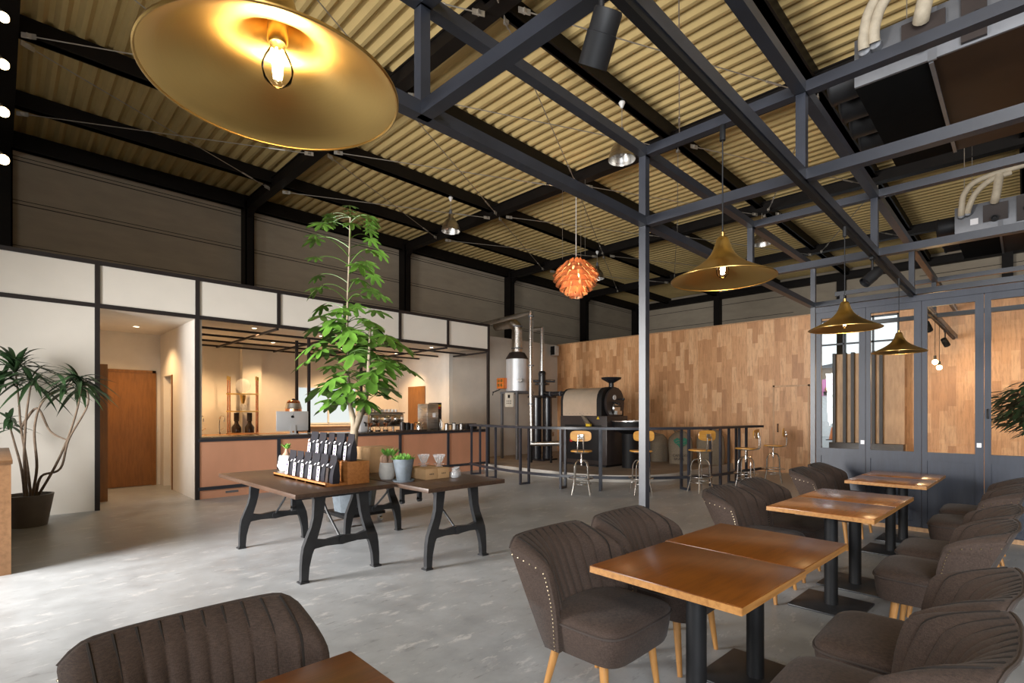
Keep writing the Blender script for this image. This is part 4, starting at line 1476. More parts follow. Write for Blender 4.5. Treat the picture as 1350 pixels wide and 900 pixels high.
rnd = random.Random(11)
lm, pm = MB(), MB()
def env(z):
    T = [(1.45, 0.16), (1.65, 0.46), (1.9, 0.56), (2.2, 0.60), (2.5, 0.60), (2.75, 0.50), (3.0, 0.40), (3.3, 0.44), (3.55, 0.52), (3.8, 0.46), (4.0, 0.30), (4.12, 0.14)]
    for (a, b), (c, d) in zip(T[:-1], T[1:]):
        if a <= z <= c:
            return b + (d - b) * (z - a) / (c - a)
    return 0.2
zs = []
z = 1.58
while z < 4.07:
    zs.append(z)
    z += 0.017 if z < 2.75 else (0.045 if z < 3.2 else 0.062)
ang = 0.0
for z in zs:
    ang += 2.4 + rnd.uniform(-0.5, 0.5)
    R = env(z) * (rnd.uniform(0.45, 1.0) if z < 2.9 else rnd.uniform(0.85, 1.35))
    if z < 2.5 and rnd.random() < 0.5:
        i = min(len(br) - 1, max(0, int((z - 1.3) / 1.25 * len(br))))
        org = br[i]
    else:
        i = min(range(nr), key=lambda k: abs(trunk[k].z - (z - 0.10)))
        org = trunk[i]
    dirv = Vector((math.cos(ang), math.sin(ang), 0))
    tip = Vector((org.x, org.y, 0)) + dirv * R * 0.78 + Vector((0, 0, z))
    midp = org.lerp(tip, 0.5) + Vector((0, 0, 0.06 + 0.08 * R))
    pm.tube(bez(org, midp, tip, 5), [0.006, 0.0055, 0.005, 0.0045, 0.004, 0.0035], 5)
    dd2 = (dirv + Vector((0, 0, -0.22 - rnd.uniform(-0.25, 0.45)))).normalized()
    palmate(lm, tip, dd2, Vector((0, 0, 1)), rnd.uniform(0.33, 0.50) * (1.0 if z < 2.9 else 0.78), rnd.choice([5, 7, 7]) if z < 2.9 else 7, 0.35)
for i in range(10):
    a = i * 2.1
    org = trunk[-1]
    tip = org + Vector((0.26 * math.cos(a), 0.26 * math.sin(a), 0.10 - 0.02 * i))
    pm.tube(bez(org, org.lerp(tip, 0.5) + Vector((0, 0, 0.06)), tip, 4), 0.004, 5)
    palmate(lm, tip, Vector((math.cos(a), math.sin(a), -0.2)), Vector((0, 0, 1)), 0.24, 7, 0.3)
pm.build('leaf_stalks', M['leaf'], tp)
lm.build('foliage', M['leaf'], tp, recalc=False, ang=80)

# ---------------------------------------------------------------- strap-leaved plant at the left, cabinet
cb = thing('side_cabinet', 'low wooden cabinet cut off by the left edge', 'cabinet', (-0.61, 6.4, 0))
MB().box(0, 0.70, 0, 2.3, 0.985, 1.02, 0.003).build('worktop', M['cabwood'], cb)
MB().box(0.02, 0.69, 0.01, 2.29, 0.0, 0.985).build('body', M['cabwood'], cb, smooth=False)
MB().box(0.69, 0.70, 1.88, 2.22, 0.62, 0.86).build('dark_recess', M['black'], cb, smooth=False)
dp = thing('potted_dracaena', 'dark strap-leaved plant with bare curving stems in a grey-brown pot', 'potted plant', (0.27, 9.0, 0))
MB().lathe([(0, 0), (0.185, 0), (0.245, 0.37), (0.25, 0.40), (0.225, 0.40), (0.215, 0.36), (0, 0.34)], 32).build('pot', M['browngrey'], dp, ang=50)
MB().lathe([(0, 0.37), (0.217, 0.37), (0.215, 0.35), (0, 0.35)], 24).build('soil', M['soil'], dp)
sm, fm = MB(), MB()
# stems in (s, z): s runs to the right along the camera-facing diagonal
def S(s, z, q=0.0):
    return Vector((s * 0.62 + q * 0.5, -s * 0.62 + q * 0.5, z))
stems = [
    [(-0.05, 0.36, 0.0), (-0.14, 0.72, 0.05), (-0.28, 1.05, 0.1), (-0.36, 1.30, 0.1)],
    [(0.0, 0.36, 0.05), (-0.10, 0.8, 0.1), (-0.20, 1.25, 0.12), (-0.22, 1.62, 0.1), (-0.27, 2.02, 0.1)],
    [(0.02, 0.36, -0.05), (-0.06, 0.85, 0.0), (-0.04, 1.3, 0.0), (0.0, 1.6, 0.0), (0.05, 1.86, 0.0)],
    [(0.05, 0.36, 0.0), (0.16, 0.75, -0.05), (0.15, 1.25, -0.08), (0.30, 1.62, -0.08), (0.70, 1.80, -0.05)],
    [(0.07, 0.36, 0.08), (0.30, 0.72, 0.1), (0.50, 1.1, 0.1), (0.66, 1.5, 0.08), (0.74, 1.78, 0.05)],
    [(0.03, 0.36, 0.1), (0.1, 0.62, 0.12), (0.38, 0.72, 0.12), (0.52, 1.1, 0.1), (0.8, 1.55, 0.1), (0.76, 1.83, 0.08)],
    [(-0.2, 1.25, 0.12), (0.05, 1.5, 0.1), (0.25, 1.2, 0.1), (0.52, 1.08, 0.1)],
]
for st in stems:
    pts = spline([S(*p) for p in st], 6)
    sm.tube(pts, [0.017 - 0.009 * i / len(pts) for i in range(len(pts))], 8)
sm.build('stems', M['stem'], dp)
rnd = random.Random(5)
tops = [(-0.36, 1.30, 0.1, 0.30, 14), (-0.27, 2.02, 0.1, 0.62, 34), (0.05, 1.86, 0.0, 0.55, 26), (0.74, 1.82, 0.0, 0.50, 40), (-0.45, 1.85, 0.1, 0.5, 26), (0.60, 1.72, -0.1, 0.34, 12)]
for s_, z_, q_, L, n in tops:
    for i in range(int(n * 1.25)):
        a = rnd.uniform(0, 2 * PI)
        el = rnd.uniform(-0.35, 1.2)
        d = Vector((math.cos(a) * math.cos(el), math.sin(a) * math.cos(el), math.sin(el)))
        if S(s_, z_, q_).y + d.y * L > 0.60:
            d.y = -abs(d.y) * 0.6
            d.normalize()
        leaf_quad(fm, S(s_, z_ + rnd.uniform(-0.08, 0.08), q_), d, Vector((0, 0, 1)), L * rnd.uniform(0.65, 1.15), 0.027, 0.15, 0.42 * L, 7)
fm.build('foliage', M['leafdark'], dp, recalc=False, ang=80)

# small-leaved tree behind the glass at the right edge
vt = thing('small_leaved_tree', 'dark small-leaved plant behind the glass at the right edge', 'potted plant', (9.6, -0.30, 0))
MB().lathe([(0, 0), (0.16, 0), (0.22, 0.38), (0.19, 0.38), (0.18, 0.33), (0, 0.33)], 24).build('pot', M['browngrey'], vt)
mb = MB()
mb.tube(spline([(0, 0, 0.33), (0.0, 0.0, 0.8), (0.06, 0.16, 1.1), (0.02, 0.30, 1.45), (0, 0.36, 1.7)], 5), 0.014, 7)
mb.tube(spline([(0, 0, 0.75), (0.0, 0.1, 1.2), (0.1, -0.1, 1.6)], 5), 0.01, 7)
mb.build('stems', M['stem'], vt)
mb = MB()
rnd = random.Random(9)
for i in range(900):
    a, b, q = rnd.uniform(0, 2 * PI), rnd.uniform(-1, 1), rnd.random() ** 0.4
    r = math.sqrt(max(0, 1 - b * b))
    p = Vector((0.02 + 0.38 * q * r * math.cos(a), 0.16 + 0.48 * q * r * math.sin(a), 1.50 + 0.38 * q * b))
    d = Vector((math.cos(a), math.sin(a), rnd.uniform(-0.7, 0.2)))
    leaf_quad(mb, p, d, Vector((0, 0, 1)), 0.15, 0.032, 0.1, 0.03, 3)
mb.build('foliage', M['leafdark'], vt, recalc=False, ang=80)
# ---------------------------------------------------------------- curved bar ledge and stools
lg = thing('bar_ledge', 'curved dark steel bar ledge on rectangular legs round the roasting platform', 'bar ledge', (7.35, 7.05, 0))
CXL, CYL, RL = 10.3, 7.05, 2.95
path = [(7.78, 9.20), (7.50, 8.3), (7.37, 7.5)] + arc_pts(CXL, CYL, RL, PI, 1.5 * PI, 24) + [(10.9, 4.05), (11.55, 3.95)]
def offs(pts, d):
    out = []
    for i in range(len(pts)):
        a = Vector(pts[max(i - 1, 0)])
        b = Vector(pts[min(i + 1, len(pts) - 1)])
        t = (b - a).normalized()
        n = Vector((-t.y, t.x))             # to the left of travel = the platform side
        p = Vector(pts[i]) + n * d
        out.append((p.x - 7.35, p.y - 7.05))
    return out
def strip(z0, z1, d0, d1):
    A, B = offs(path, d0), offs(path, d1)
    mb = MB()
    rows = [[(x, y, z0) for x, y in A], [(x, y, z1) for x, y in A], [(x, y, z1) for x, y in B], [(x, y, z0) for x, y in B]]
    V = mb.grid(rows)
    for i in range(len(A) - 1):
        mb.bm.faces.new((V[3][i], V[3][i + 1], V[0][i + 1], V[0][i]))
    mb.bm.faces.new([V[j][0] for j in range(4)])
    mb.bm.faces.new([V[j][-1] for j in range(4)])
    return mb
strip(1.125, 1.17, 0.0, 0.27).build('ledge_top', M['steel'], lg, ang=30)
strip(0.225, 0.275, 0.0, 0.045).build('foot_rail', M['steel'], lg, ang=30)
def at_frac(i):
    a, b = Vector(path[max(int(i) - 1, 0)]), Vector(path[min(int(i) + 1, len(path) - 1)])
    t = (b - a).normalized()
    i0 = int(i)
    f = i - i0
    p = Vector(path[i0]).lerp(Vector(path[min(i0 + 1, len(path) - 1)]), f)
    return p, Vector((-t.y, t.x))
for i in (0.1, 1.0, 2.8, 7.5, 11.4, 16.0, 20.2, 24.6, 27.5, 28.0):
    p, n = at_frac(i)
    a = p + n * 0.022 - Vector((7.35, 7.05))
    b = p + n * 0.24 - Vector((7.35, 7.05))
    w = 0.042
    R = Matrix(((n.x, -n.y, 0), (n.y, n.x, 0), (0, 0, 1)))
    mb = MB()
    for q in (a, b):
        mb.obox((q.x, q.y, 0.5625), (w, w, 1.125), R)
    m = (a + b) / 2
    mb.obox((m.x, m.y, 0.02), ((b - a).length - w, w, 0.04), R)
    mb.build('leg_frame', M['steel'], lg, smooth=False)

def make_stool(label, loc, rot):
    """sitter faces -Y... backrest at +Y"""
    t = thing('bar_stool', label, 'bar stool', loc, rot, 'metal bar stools along the curved ledge')
    mb = MB()
    mb.grid([[(x * s, y * s, z) for x, y in sup(0.19, 0.18, 28, 0.7)] for z, s in ((0.748, 0.9), (0.752, 1.0), (0.768, 1.0), (0.774, 0.96))], True)
    bm = mb.bm
    bm.verts.ensure_lookup_table()
    bm.faces.new([bm.verts[i] for i in range(28)][::-1])
    bm.faces.new([bm.verts[i] for i in range(84, 112)])
    mb.build('seat', M['stoolwood'], t)
    mb = MB()
    mb.lathe([(0, 0.748), (0.13, 0.748), (0.12, 0.728), (0, 0.728)], 20)
    mb.build('seat_plate', M['chrome'], t)
    mb = MB()
    n = 20
    rows = []
    for (x, z) in sup(0.185, 0.092, 28, 0.55, 0, 1.035):
        yy = 0.215 - 0.9 * x * x * 1.2
        rows.append([(x * 0.97, yy - 0.009, z), (x, yy, z), (x * 0.97, yy + 0.009, z)])
    rows.append(rows[0])
    V = mb.grid(rows)
    fa = [r[0] for r in V[:-1]]
    fb = [r[2] for r in V[:-1]]
    mb.bm.faces.new(fa)
    mb.bm.faces.new(fb[::-1])
    mb.build('backrest', M['stoolwood'], t, ang=50)
    mb = MB()
    mb.obox((0, 0.228, 1.03), (0.10, 0.012, 0.07), None, 0.003)
    mb.cyl((-0.055, 0.236, 0.995), (0.055, 0.236, 0.995), 0.014, None, 10)
    mb.build('back_bracket', M['chrome'], t)
    mb = MB()
    for s in (-1, 1):
        mb.tube(spline([(s * 0.05, 0.06, 0.742), (s * 0.052, 0.17, 0.745), (s * 0.052, 0.24, 0.79), (s * 0.042, 0.242, 1.0)], 5), 0.0095, 8)
    mb.build('back_bars', M['chrome'], t)
    MB().cyl((0, 0, 0.50), (0, 0, 0.735), 0.015, None, 12).build('screw', M['chrome'], t)
    MB().cyl((0, 0, 0.565), (0, 0, 0.615), 0.032, 0.026, 14).build('hub', M['chrome'], t)
    for i in range(4):
        a = PI / 4 + i * PI / 2
        c, s = math.cos(a), math.sin(a)
        pts = spline([(0.02 * c, 0.02 * s, 0.60), (0.10 * c, 0.10 * s, 0.585), (0.155 * c, 0.155 * s, 0.50), (0.165 * c, 0.165 * s, 0.33), (0.175 * c, 0.175 * s, 0.20), (0.225 * c, 0.225 * s, 0.0)], 5)
        MB().tube(pts, 0.0115, 8).build('leg', M['chrome'], t)
    for name, z, r in (('foot_ring', 0.285, 0.215), ('brace_ring', 0.185, 0.168)):
        mb = MB()
        mb.tube([(r * math.cos(2 * PI * i / 32), r * math.sin(2 * PI * i / 32), z) for i in range(32)], 0.009, 6, closed=True)
        for i in range(4):
            a = PI / 4 + i * PI / 2
            mb.cyl((0.16 * math.cos(a), 0.16 * math.sin(a), z), (r * math.cos(a), r * math.sin(a), z), 0.008, None, 6)
        mb.build(name, M['chrome'], t)
    return t
def face(x, y, tx, ty):
    """rotation that turns the sitter (local -Y) towards (tx, ty)"""
    return math.atan2(ty - y, tx - x) + PI / 2
sx = [(7.30, 5.56, 'bar stool with the yellow backrest seen square from behind, left of the tall post'),
      (8.05, 4.82, 'bar stool partly hidden by the tall steel post'),
      (8.98, 4.16, 'bar stool in front of the sack with the green print'),
      (10.05, 3.76, 'bar stool in the middle of the right-hand three, backrest in side view'),
      (11.30, 3.68, 'bar stool at the right end of the ledge, in profile beside the oak wall')]
st0 = make_stool(sx[0][2], (sx[0][0], sx[0][1], 0), face(sx[0][0], sx[0][1], 12.5, 9.0))
for i, (x, y, lb) in enumerate(sx[1:]):
    dup(st0, (x, y, 0), face(x, y, (11.0, 10.9, 9.7, 10.6)[i], (8.0, 8.0, 7.8, 6.0)[i]), lb)

# ---------------------------------------------------------------- coffee roaster on the platform
ro = thing('coffee_roaster', 'large dark coffee roaster with bronze drum housing and black hopper', 'coffee roaster', (10.55, 7.65, SH))
MB().box(-0.45, 0.45, -0.70, 0.72, 0.05, 1.22, 0.02).build('base_cabinet', M['darkbrown'], ro)
MB().box(-0.40, 0.40, -0.64, 0.66, 0.0, 0.05).build('plinth', M['black'], ro, smooth=False)
MB().box(-0.462, -0.45, -0.55, 0.55, 0.15, 1.0, 0.003).build('access_panel', M['black'], ro)
mb = MB()
prof = [(-0.46, 1.22)] + [(-0.46 + 0.13 * (1 - math.cos(a)), 1.58 + 0.30 * math.sin(a)) for a in [i * PI / 16 for i in range(9)]]
pr = [(-0.46, 1.22), (-0.46, 1.60), (-0.43, 1.72), (-0.36, 1.82), (-0.25, 1.885), (-0.1, 1.91), (0.1, 1.91), (0.25, 1.885), (0.36, 1.82), (0.43, 1.72), (0.46, 1.60), (0.46, 1.22)]
mb.prism(pr, lambda u, v, w: (u, w, v), -0.42, 0.62)
mb.build('drum_housing', plain('bronze_enamel', (0.55, 0.45, 0.35), 0.36, 0.5, var=0.06), ro, ang=25)
mb = MB()
mb.prism([(u * 1.02, 1.22 + (v - 1.22) * 1.015) for u, v in pr], lambda u, v, w: (u, w, v), 0.62, 0.68)
mb.build('drum_end_frame', M['black'], ro, ang=25)
mb = MB()
mb.prism([(u * 1.02, 1.22 + (v - 1.22) * 1.015) for u, v in pr], lambda u, v, w: (u, w, v), -0.56, -0.42)
mb.build('drum_end_frame', M['black'], ro, ang=25)
Rx = Matrix.Rotation(PI / 2, 3, 'X')
MB().lathe([(0, 0.0), (0.36, 0.0), (0.38, 0.03), (0.38, 0.08), (0, 0.08)], 36, (0, -0.56, 1.52), Rx).build('front_plate', M['darkbrown'], ro)
mb = MB()
mb.lathe([(0, 0.08), (0.13, 0.08), (0.15, 0.10), (0.13, 0.13), (0, 0.13)], 24, (0, -0.56, 1.40), Rx)
mb.box(-0.10, 0.10, -0.76, -0.66, 1.25, 1.34)
mb.build('discharge_door', M['stainless'], ro)
mb = MB()
mb.cyl((-0.15, -0.70, 1.45), (0.15, -0.70, 1.45), 0.02, None, 10)
mb.cyl((0.1, -0.64, 1.62), (0.1, -0.78, 1.62), 0.016, None, 10)
mb.ball((0.1, -0.80, 1.62), 0.035)
mb.cyl((-0.12, -0.64, 1.55), (-0.12, -0.80, 1.50), 0.02, None, 10)
mb.ball((-0.12, -0.82, 1.5), 0.03)
mb.build('handles', M['glossblack'], ro)
MB().lathe([(0, 0), (0.06, 0), (0.06, -0.02), (0, -0.02)], 18, (-0.05, -0.655, 1.66), Rx).build('gauge', M['white'], ro)
mb = MB()
mb.cyl((0, -0.52, 1.72), (0, -0.52, 2.02), 0.075, 0.06, 16)
mb.lathe([(0.05, 2.0), (0.07, 2.02), (0.235, 2.11), (0.245, 2.15), (0.225, 2.15), (0.05, 2.05), (0, 2.05)], 32, (0, -0.52, 0))
mb.build('hopper', M['glossblack'], ro, ang=50)
mb = MB()
mb.prism([(-0.62, 1.50), (-0.48, 1.92), (-0.36, 1.66)], lambda u, v, w: (w, u, v), -0.09, 0.09)
mb.build('chute', M['darkbrown'], ro, smooth=False)
ct2 = MB()
ct2.lathe([(0, 0.90), (0.40, 0.90), (0.42, 0.92), (0.42, 1.10), (0.405, 1.10), (0.40, 0.96), (0, 0.95)], 40, (0, -1.05, 0))
ctray = ct2.build('cooling_tray', M['black'], ro)
mb = MB()
mb.lathe([(0.422, 1.085), (0.43, 1.085), (0.43, 1.105), (0.402, 1.105), (0.402, 1.098)], 40, (0, -1.05, 0))
mb.build('tray_rim', M['stainless'], ctray)
mb = MB()
mb.cyl((0, -1.05, 0.0), (0, -1.05, 0.9), 0.19, 0.20, 20)
mb.lathe([(0.20, 0.80), (0.40, 0.90), (0.2, 0.89)], 24, (0, -1.05, 0))
mb.build('tray_pedestal', M['black'], ro)
mb = MB()
mb.bar((-0.36, 0.10, 1.28), (-0.62, -0.28, 1.02), 0.09, 0.05)
mb.build('sample_chute', M['stainless'], ro, smooth=False)
MB().box(-0.66, -0.58, -0.36, -0.24, 0.97, 1.03, 0.006).build('yellow_cap', M['yellow'], ro)
MB().lathe([(0, 0), (0.045, 0), (0.045, 0.05), (0, 0.05)], 14, (-0.455, 0.32, 0.62), Matrix.Rotation(-PI / 2, 3, 'Y')).build('stop_button', M['red'], ro)
mb = MB()
mb.prism([(-0.04, 1.14), (0.04, 1.14), (0, 1.21)], lambda u, v, w: (w, u - 0.45, v), -0.456, -0.449)
mb.build('warning_sign', M['yellow'], ro, smooth=False)
for i in range(9):
    MB().ico((-0.463, -0.36 + i * 0.11, 1.27), 0.012).build('rivet', M['chrome'], ro)
# duct from the drum to the cyclone
dct = thing('exhaust_duct', 'black horizontal duct running from the roaster drum to the cyclone', 'duct', (10.55, 8.335, SH + 1.80))
MB().tube([(0, 0, 0), (0, 0.76, 0)], 0.06, 16).build('pipe', M['glossblack'], dct)
for y in (0.03, 0.38, 0.73):
    MB().tube([(0, y - 0.015, 0), (0, y + 0.015, 0)], 0.07, 16).build('clamp_band', M['galv'], dct)

cy = thing('cyclone', 'black twin-pipe cyclone standing behind the roaster', 'cyclone', (10.55, 9.38, SH))
for dx, dy in ((-0.10, 0.11), (0.10, -0.10)):
    MB().cyl((dx, dy, 0), (dx, dy, 1.72), 0.125, None, 20).build('pipe', M['glossblack'], cy)
mb = MB()
mb.box(-0.28, 0.28, -0.28, 0.28, 1.70, 1.76, 0.01)
mb.box(-0.30, 0.30, -0.30, 0.30, 0.0, 0.05, 0.01)
mb.build('flange', M['glossblack'], cy)
mb = MB()
mb.cyl((0, 0, 1.74), (0, 0, 2.35), 0.10, None, 16)
mb.cyl((0, 0, 2.05), (0, 0, 2.10), 0.20, None, 20)
mb.cyl((-0.25, 0.25, 2.16), (0.25, -0.25, 2.16), 0.035, None, 10)
mb.ball((0, 0, 2.35), 0.11)
mb.cyl((0, 0, 1.84), (0.0, -0.27, 1.80), 0.06, None, 12)
mb.build('valve_head', M['glossblack'], cy)
mb = MB()
mb.tube([(0, 0, 2.3), (0, 0, 3.60), (-0.05, 0.40, 3.60)], 0.062, 16)
mb.build('chimney_pipe', M['stainless'], cy)

ab = thing('afterburner', 'silver cylinder afterburner on a steel stand with foil-wrapped flue', 'afterburner', (10.42, 10.22, SH + 0.17))
mb = MB()
mb.lathe([(0, 1.72), (0.29, 1.72), (0.31, 1.74), (0.31, 2.66), (0.0, 2.66)], 40)
mb.build('cylinder', M['alu'], ab, ang=30)
MB().lathe([(0.315, 2.63), (0.325, 2.65), (0.22, 2.82), (0.16, 2.84), (0, 2.84)], 40).build('cone_lid', M['darkbrown'], ab)
mb = MB()
mb.tube(spline([(0, 0, 2.82), (0, 0, 3.3), (0, 0, 3.50), (-0.02, 0.08, 3.62), (-0.04, 0.22, 3.68), (-0.05, 0.80, 3.68)], 6), 0.15, 18)
mb.build('foil_flue', M['foil'], ab)
for z in (2.93, 3.55):
    MB().lathe([(0.151, 0), (0.162, 0), (0.162, 0.03), (0.151, 0.03), (0.151, 0)], 24, (0, 0, z)).build('flue_band', M['galv'], ab)
mb = MB()
mb.box(-0.34, 0.34, -0.34, 0.34, 1.66, 1.72)
mb.build('stand_top', M['galv'], ab, smooth=False)
for sx_ in (-0.30, 0.30):
    for sy_ in (-0.30, 0.30):
        MB().box(sx_ - 0.03, sx_ + 0.03, sy_ - 0.03, sy_ + 0.03, -0.17, 1.66).build('leg', M['galv'], ab, smooth=False)
MB().box(-0.40, -0.34, -0.24, 0.08, 1.28, 1.68, 0.008).build('control_box', M['beige'], ab)
mb = MB()
mb.box(-0.405, -0.40, 0.0 - 0.12, 0.0 - 0.04, 1.53, 1.62)
for r_ in range(2):
    for c_ in range(3):
        mb.box(-0.405, -0.40, -0.16 + 0.07 * c_, -0.13 + 0.07 * c_, 1.37 + 0.06 * r_, 1.40 + 0.06 * r_)
mb.build('control_buttons', M['black'], ab, smooth=False)
bo = MB().box(-0.42, -0.16, 0.12, 0.40, 1.80, 2.10, 0.012).build('burner_box', M['orange'], ab)
mb = MB()
for a, b in ((0.20, 1.90), (0.20, 2.02), (0.32, 1.90), (0.32, 2.02)):
    mb.lathe([(0, 0.02), (0.035, 0.015), (0.045, 0), (0, 0)], 14, (-0.42, a, b), Matrix.Rotation(-PI / 2, 3, 'Y'))
mb.build('burner_bolts', M['brassdark'], bo)
mb = MB()
mb.cyl((-0.2, -0.28, 2.02), (-0.30, -0.42, 2.02), 0.05, None, 14)
mb.build('sight_pipe', M['stainless'], ab)
mb = MB()
mb.tube(spline([(-0.44, 0.36, 1.75), (-0.5, 0.44, 1.70), (-0.46, 0.52, 1.62)], 4), 0.012, 6)
mb.tube(spline([(-0.40, 0.28, 1.78), (-0.52, 0.34, 1.72), (-0.56, 0.42, 1.70)], 4), 0.012, 6)
mb.build('gas_hoses', M['black'], ab)
fp = thing('steel_flue_pipe', 'bright steel pipe rising beside the afterburner and bending over the wall', 'pipe', (9.80, 9.10, SH))
mb = MB()
mb.tube([(0.55, -0.69, 0.50), (0.0, 0.0, 0.48), (0.0, 0.0, 3.90), (0.12, 2.1, 3.84)], 0.070, 18)
mb.build('pipe', M['stainless'], fp)
mb = MB()
for z in (0.52, 1.5, 2.5, 3.78):
    mb.lathe([(0.071, 0), (0.079, 0), (0.079, 0.035), (0.071, 0.035), (0.071, 0)], 20, (0, 0, z))
mb.build('pipe_collars', M['galv'], fp)
mb = MB()
mb.box(-0.025, 0.025, -0.025, 0.025, 0, 0.44)
mb.build('pipe_stand', M['black'], fp, smooth=False)
mb = MB()
mb.box(0.275, 0.315, -0.45, -0.41, 0, 0.44)
mb.build('pipe_stand', M['black'], fp, smooth=False)
pr_ = thing('pressure_regulator', 'dark pipework with gauges standing behind the cyclone', 'pipework', (11.2, 9.75, SH))
mb = MB()
mb.cyl((0, 0, 0), (0, 0, 1.55), 0.05, None, 12)
mb.ball((0, 0, 1.2), 0.12)
mb.ball((0.05, 0, 0.95), 0.10)
mb.cyl((0, 0, 0), (0, 0, 0.03), 0.16, None, 16)
mb.build('riser', M['black'], pr_)
MB().cyl((0.0, -0.1, 0.62), (0.0, -0.1, 0.74), 0.12, None, 16).build('canister', M['chrome'], pr_)

# burlap sacks against the oak wall
def make_sack(label, loc, rot, w, h, d, lean, prints):
    t = thing('burlap_sack', label, 'sack', loc, rot, 'burlap coffee sacks against the oak wall')
    mb = MB()
    rows = []
    for q in range(11):
        v = q / 10
        sx = (1.0 + 0.08 * math.sin(v * PI)) * (1 if v < 0.75 else 1 - 0.55 * ((v - 0.75) / 0.25) ** 1.6)
        sy = (0.95 + 0.15 * math.sin(v * PI * 0.9)) * (1 if v < 0.7 else 1 - 0.75 * ((v - 0.7) / 0.3))
        rows.append([(x * sx + 0.01 * math.sin(7 * v + 5 * y), y * sy + lean * v * v, h * v) for x, y in sup(w / 2, d / 2, 28, 0.62)])
    V = mb.grid(rows, True)
    mb.bm.faces.new(V[0][::-1])
    mb.bm.faces.new(V[-1])
    mb.build('bag', M['burlap'], t, ang=70)
    mb = MB()
    mb.tube(spline([(-w * 0.22, lean, h - 0.01), (-w * 0.28, lean, h + 0.05), (-w * 0.1, lean, h + 0.02), (w * 0.2, lean, h)], 4), 0.016, 6)
    mb.build('tied_ear', M['burlap'], t)
    if prints:
        y = -d / 2 * 1.12
        mb = MB()
        mb.prism([(-0.17, 0.60), (-0.08, 0.66), (0.02, 0.60), (0.10, 0.67), (0.16, 0.62), (0.15, 0.50), (0.04, 0.42), (0.0, 0.37), (-0.05, 0.46), (-0.14, 0.53)], lambda u, v, w_: (u, w_ - 0.02 * abs(u) / 0.17 * -1, v), y - 0.012, y + 0.02)
        g = mb.build('leaf_print', M['greenprint'], t, smooth=False)
        mb = MB()
        for k2 in range(2):
            mb.tube(spline([(-0.12, y - 0.014, 0.56 - 0.07 * k2), (-0.04, y - 0.014, 0.60 - 0.07 * k2), (0.04, y - 0.014, 0.55 - 0.07 * k2), (0.12, y - 0.014, 0.58 - 0.07 * k2)], 4), 0.006, 5)
        mb.build('print_wave', M['burlap'], g)
        text_mesh('CAFE DO', 0.085, M['darkprint'], 'printed_text', t, (-0.01, y - 0.004, 0.21), (PI / 2 - 0.02, 0, 0))
        text_mesh('BRASIL', 0.085, M['darkprint'], 'printed_text', t, (-0.03, y - 0.003, 0.12), (PI / 2 - 0.02, 0, 0))
    return t
AIM = -0.62 - PI / 2 + PI / 2
def look(x, y):
    return math.atan2(-y, -x) + PI / 2
make_sack('burlap sack with a green leaf print behind the third stool', (12.35, 6.25, SH), look(12.35, 6.25), 0.56, 0.80, 0.36, 0.10, True)
make_sack('taller burlap sack leaning on the oak wall, right of the green-printed one', (12.72, 5.62, SH), look(12.9, 5.62), 0.62, 0.86, 0.36, 0.16, False)
make_sack('burlap sack left of the green-printed one, mostly behind the ledge leg', (12.5, 6.92, SH), look(12.5, 6.9), 0.46, 0.70, 0.36, 0.08, False)

sp = thing('wall_speaker', 'small grey wall loudspeaker high in the corner by the oak wall', 'speaker', (12.92, 11.1, 3.30))
MB().box(-0.10, 0.10, -0.26, -0.06, 0, 0.32, 0.012).build('cabinet', M['concpot'], sp)
MB().box(-0.03, 0.03, -0.07, 0.0, 0.12, 0.2).build('bracket', M['black'], sp, smooth=False)
MB().box(-0.105, -0.098, -0.245, -0.075, 0.02, 0.30).build('grille', M['black'], sp, smooth=False)

# ---------------------------------------------------------------- things on the counters
CT = 1.026
im = thing('desktop_computer', 'silver all-in-one computer seen from behind on the counter', 'computer', (4.02, 10.02, CT), 0.02)
MB().box(-0.31, 0.31, -0.012, 0.012, 0.06, 0.44, 0.010).build('housing', M['alu'], im)
MB().box(-0.305, 0.305, 0.011, 0.014, 0.10, 0.435).build('screen', M['glossblack'], im, smooth=False)
mb = MB()
mb.prism([(-0.062, 0.0), (0.062, 0.0), (0.042, 0.17), (-0.042, 0.17)], lambda u, v, w: (u, w, v), -0.03, -0.024)
mb.box(-0.065, 0.065, -0.10, 0.10, 0.0, 0.006)
mb.build('stand', M['alu'], im, smooth=False)
MB().lathe([(0, 0), (0.02, 0), (0.02, 0.002), (0, 0.002)], 18, (0, -0.0305, 0.045), Rx).build('cable_hole', M['legwood'], im)
mb = MB()
ap = []
for i in range(26):
    a = PI / 2 + 2 * PI * i / 26
    r = 0.030 * (1 + 0.10 * math.cos(2 * (a - PI / 2)) * -1) - (0.006 if i in (0, 13) else 0)
    x, z = r * math.cos(a) * 1.05, r * math.sin(a)
    dx, dz = x - 0.036, z - 0.004
    if math.hypot(dx, dz) < 0.017:                 # the bite on the right
        k2 = 0.017 / max(1e-4, math.hypot(dx, dz))
        x, z = 0.036 + dx * k2, 0.004 + dz * k2
    ap.append((x, z))
mb.prism(ap, lambda u, v, w: (u, w, v + 0.335), -0.0145, -0.0118)
mb.prism([(0.002, 0.036), (0.008, 0.052), (0.020, 0.056), (0.016, 0.042)], lambda u, v, w: (u, w, v + 0.335), -0.0145, -0.0118)
mb.build('logo', M['glossblack'], im, smooth=False)

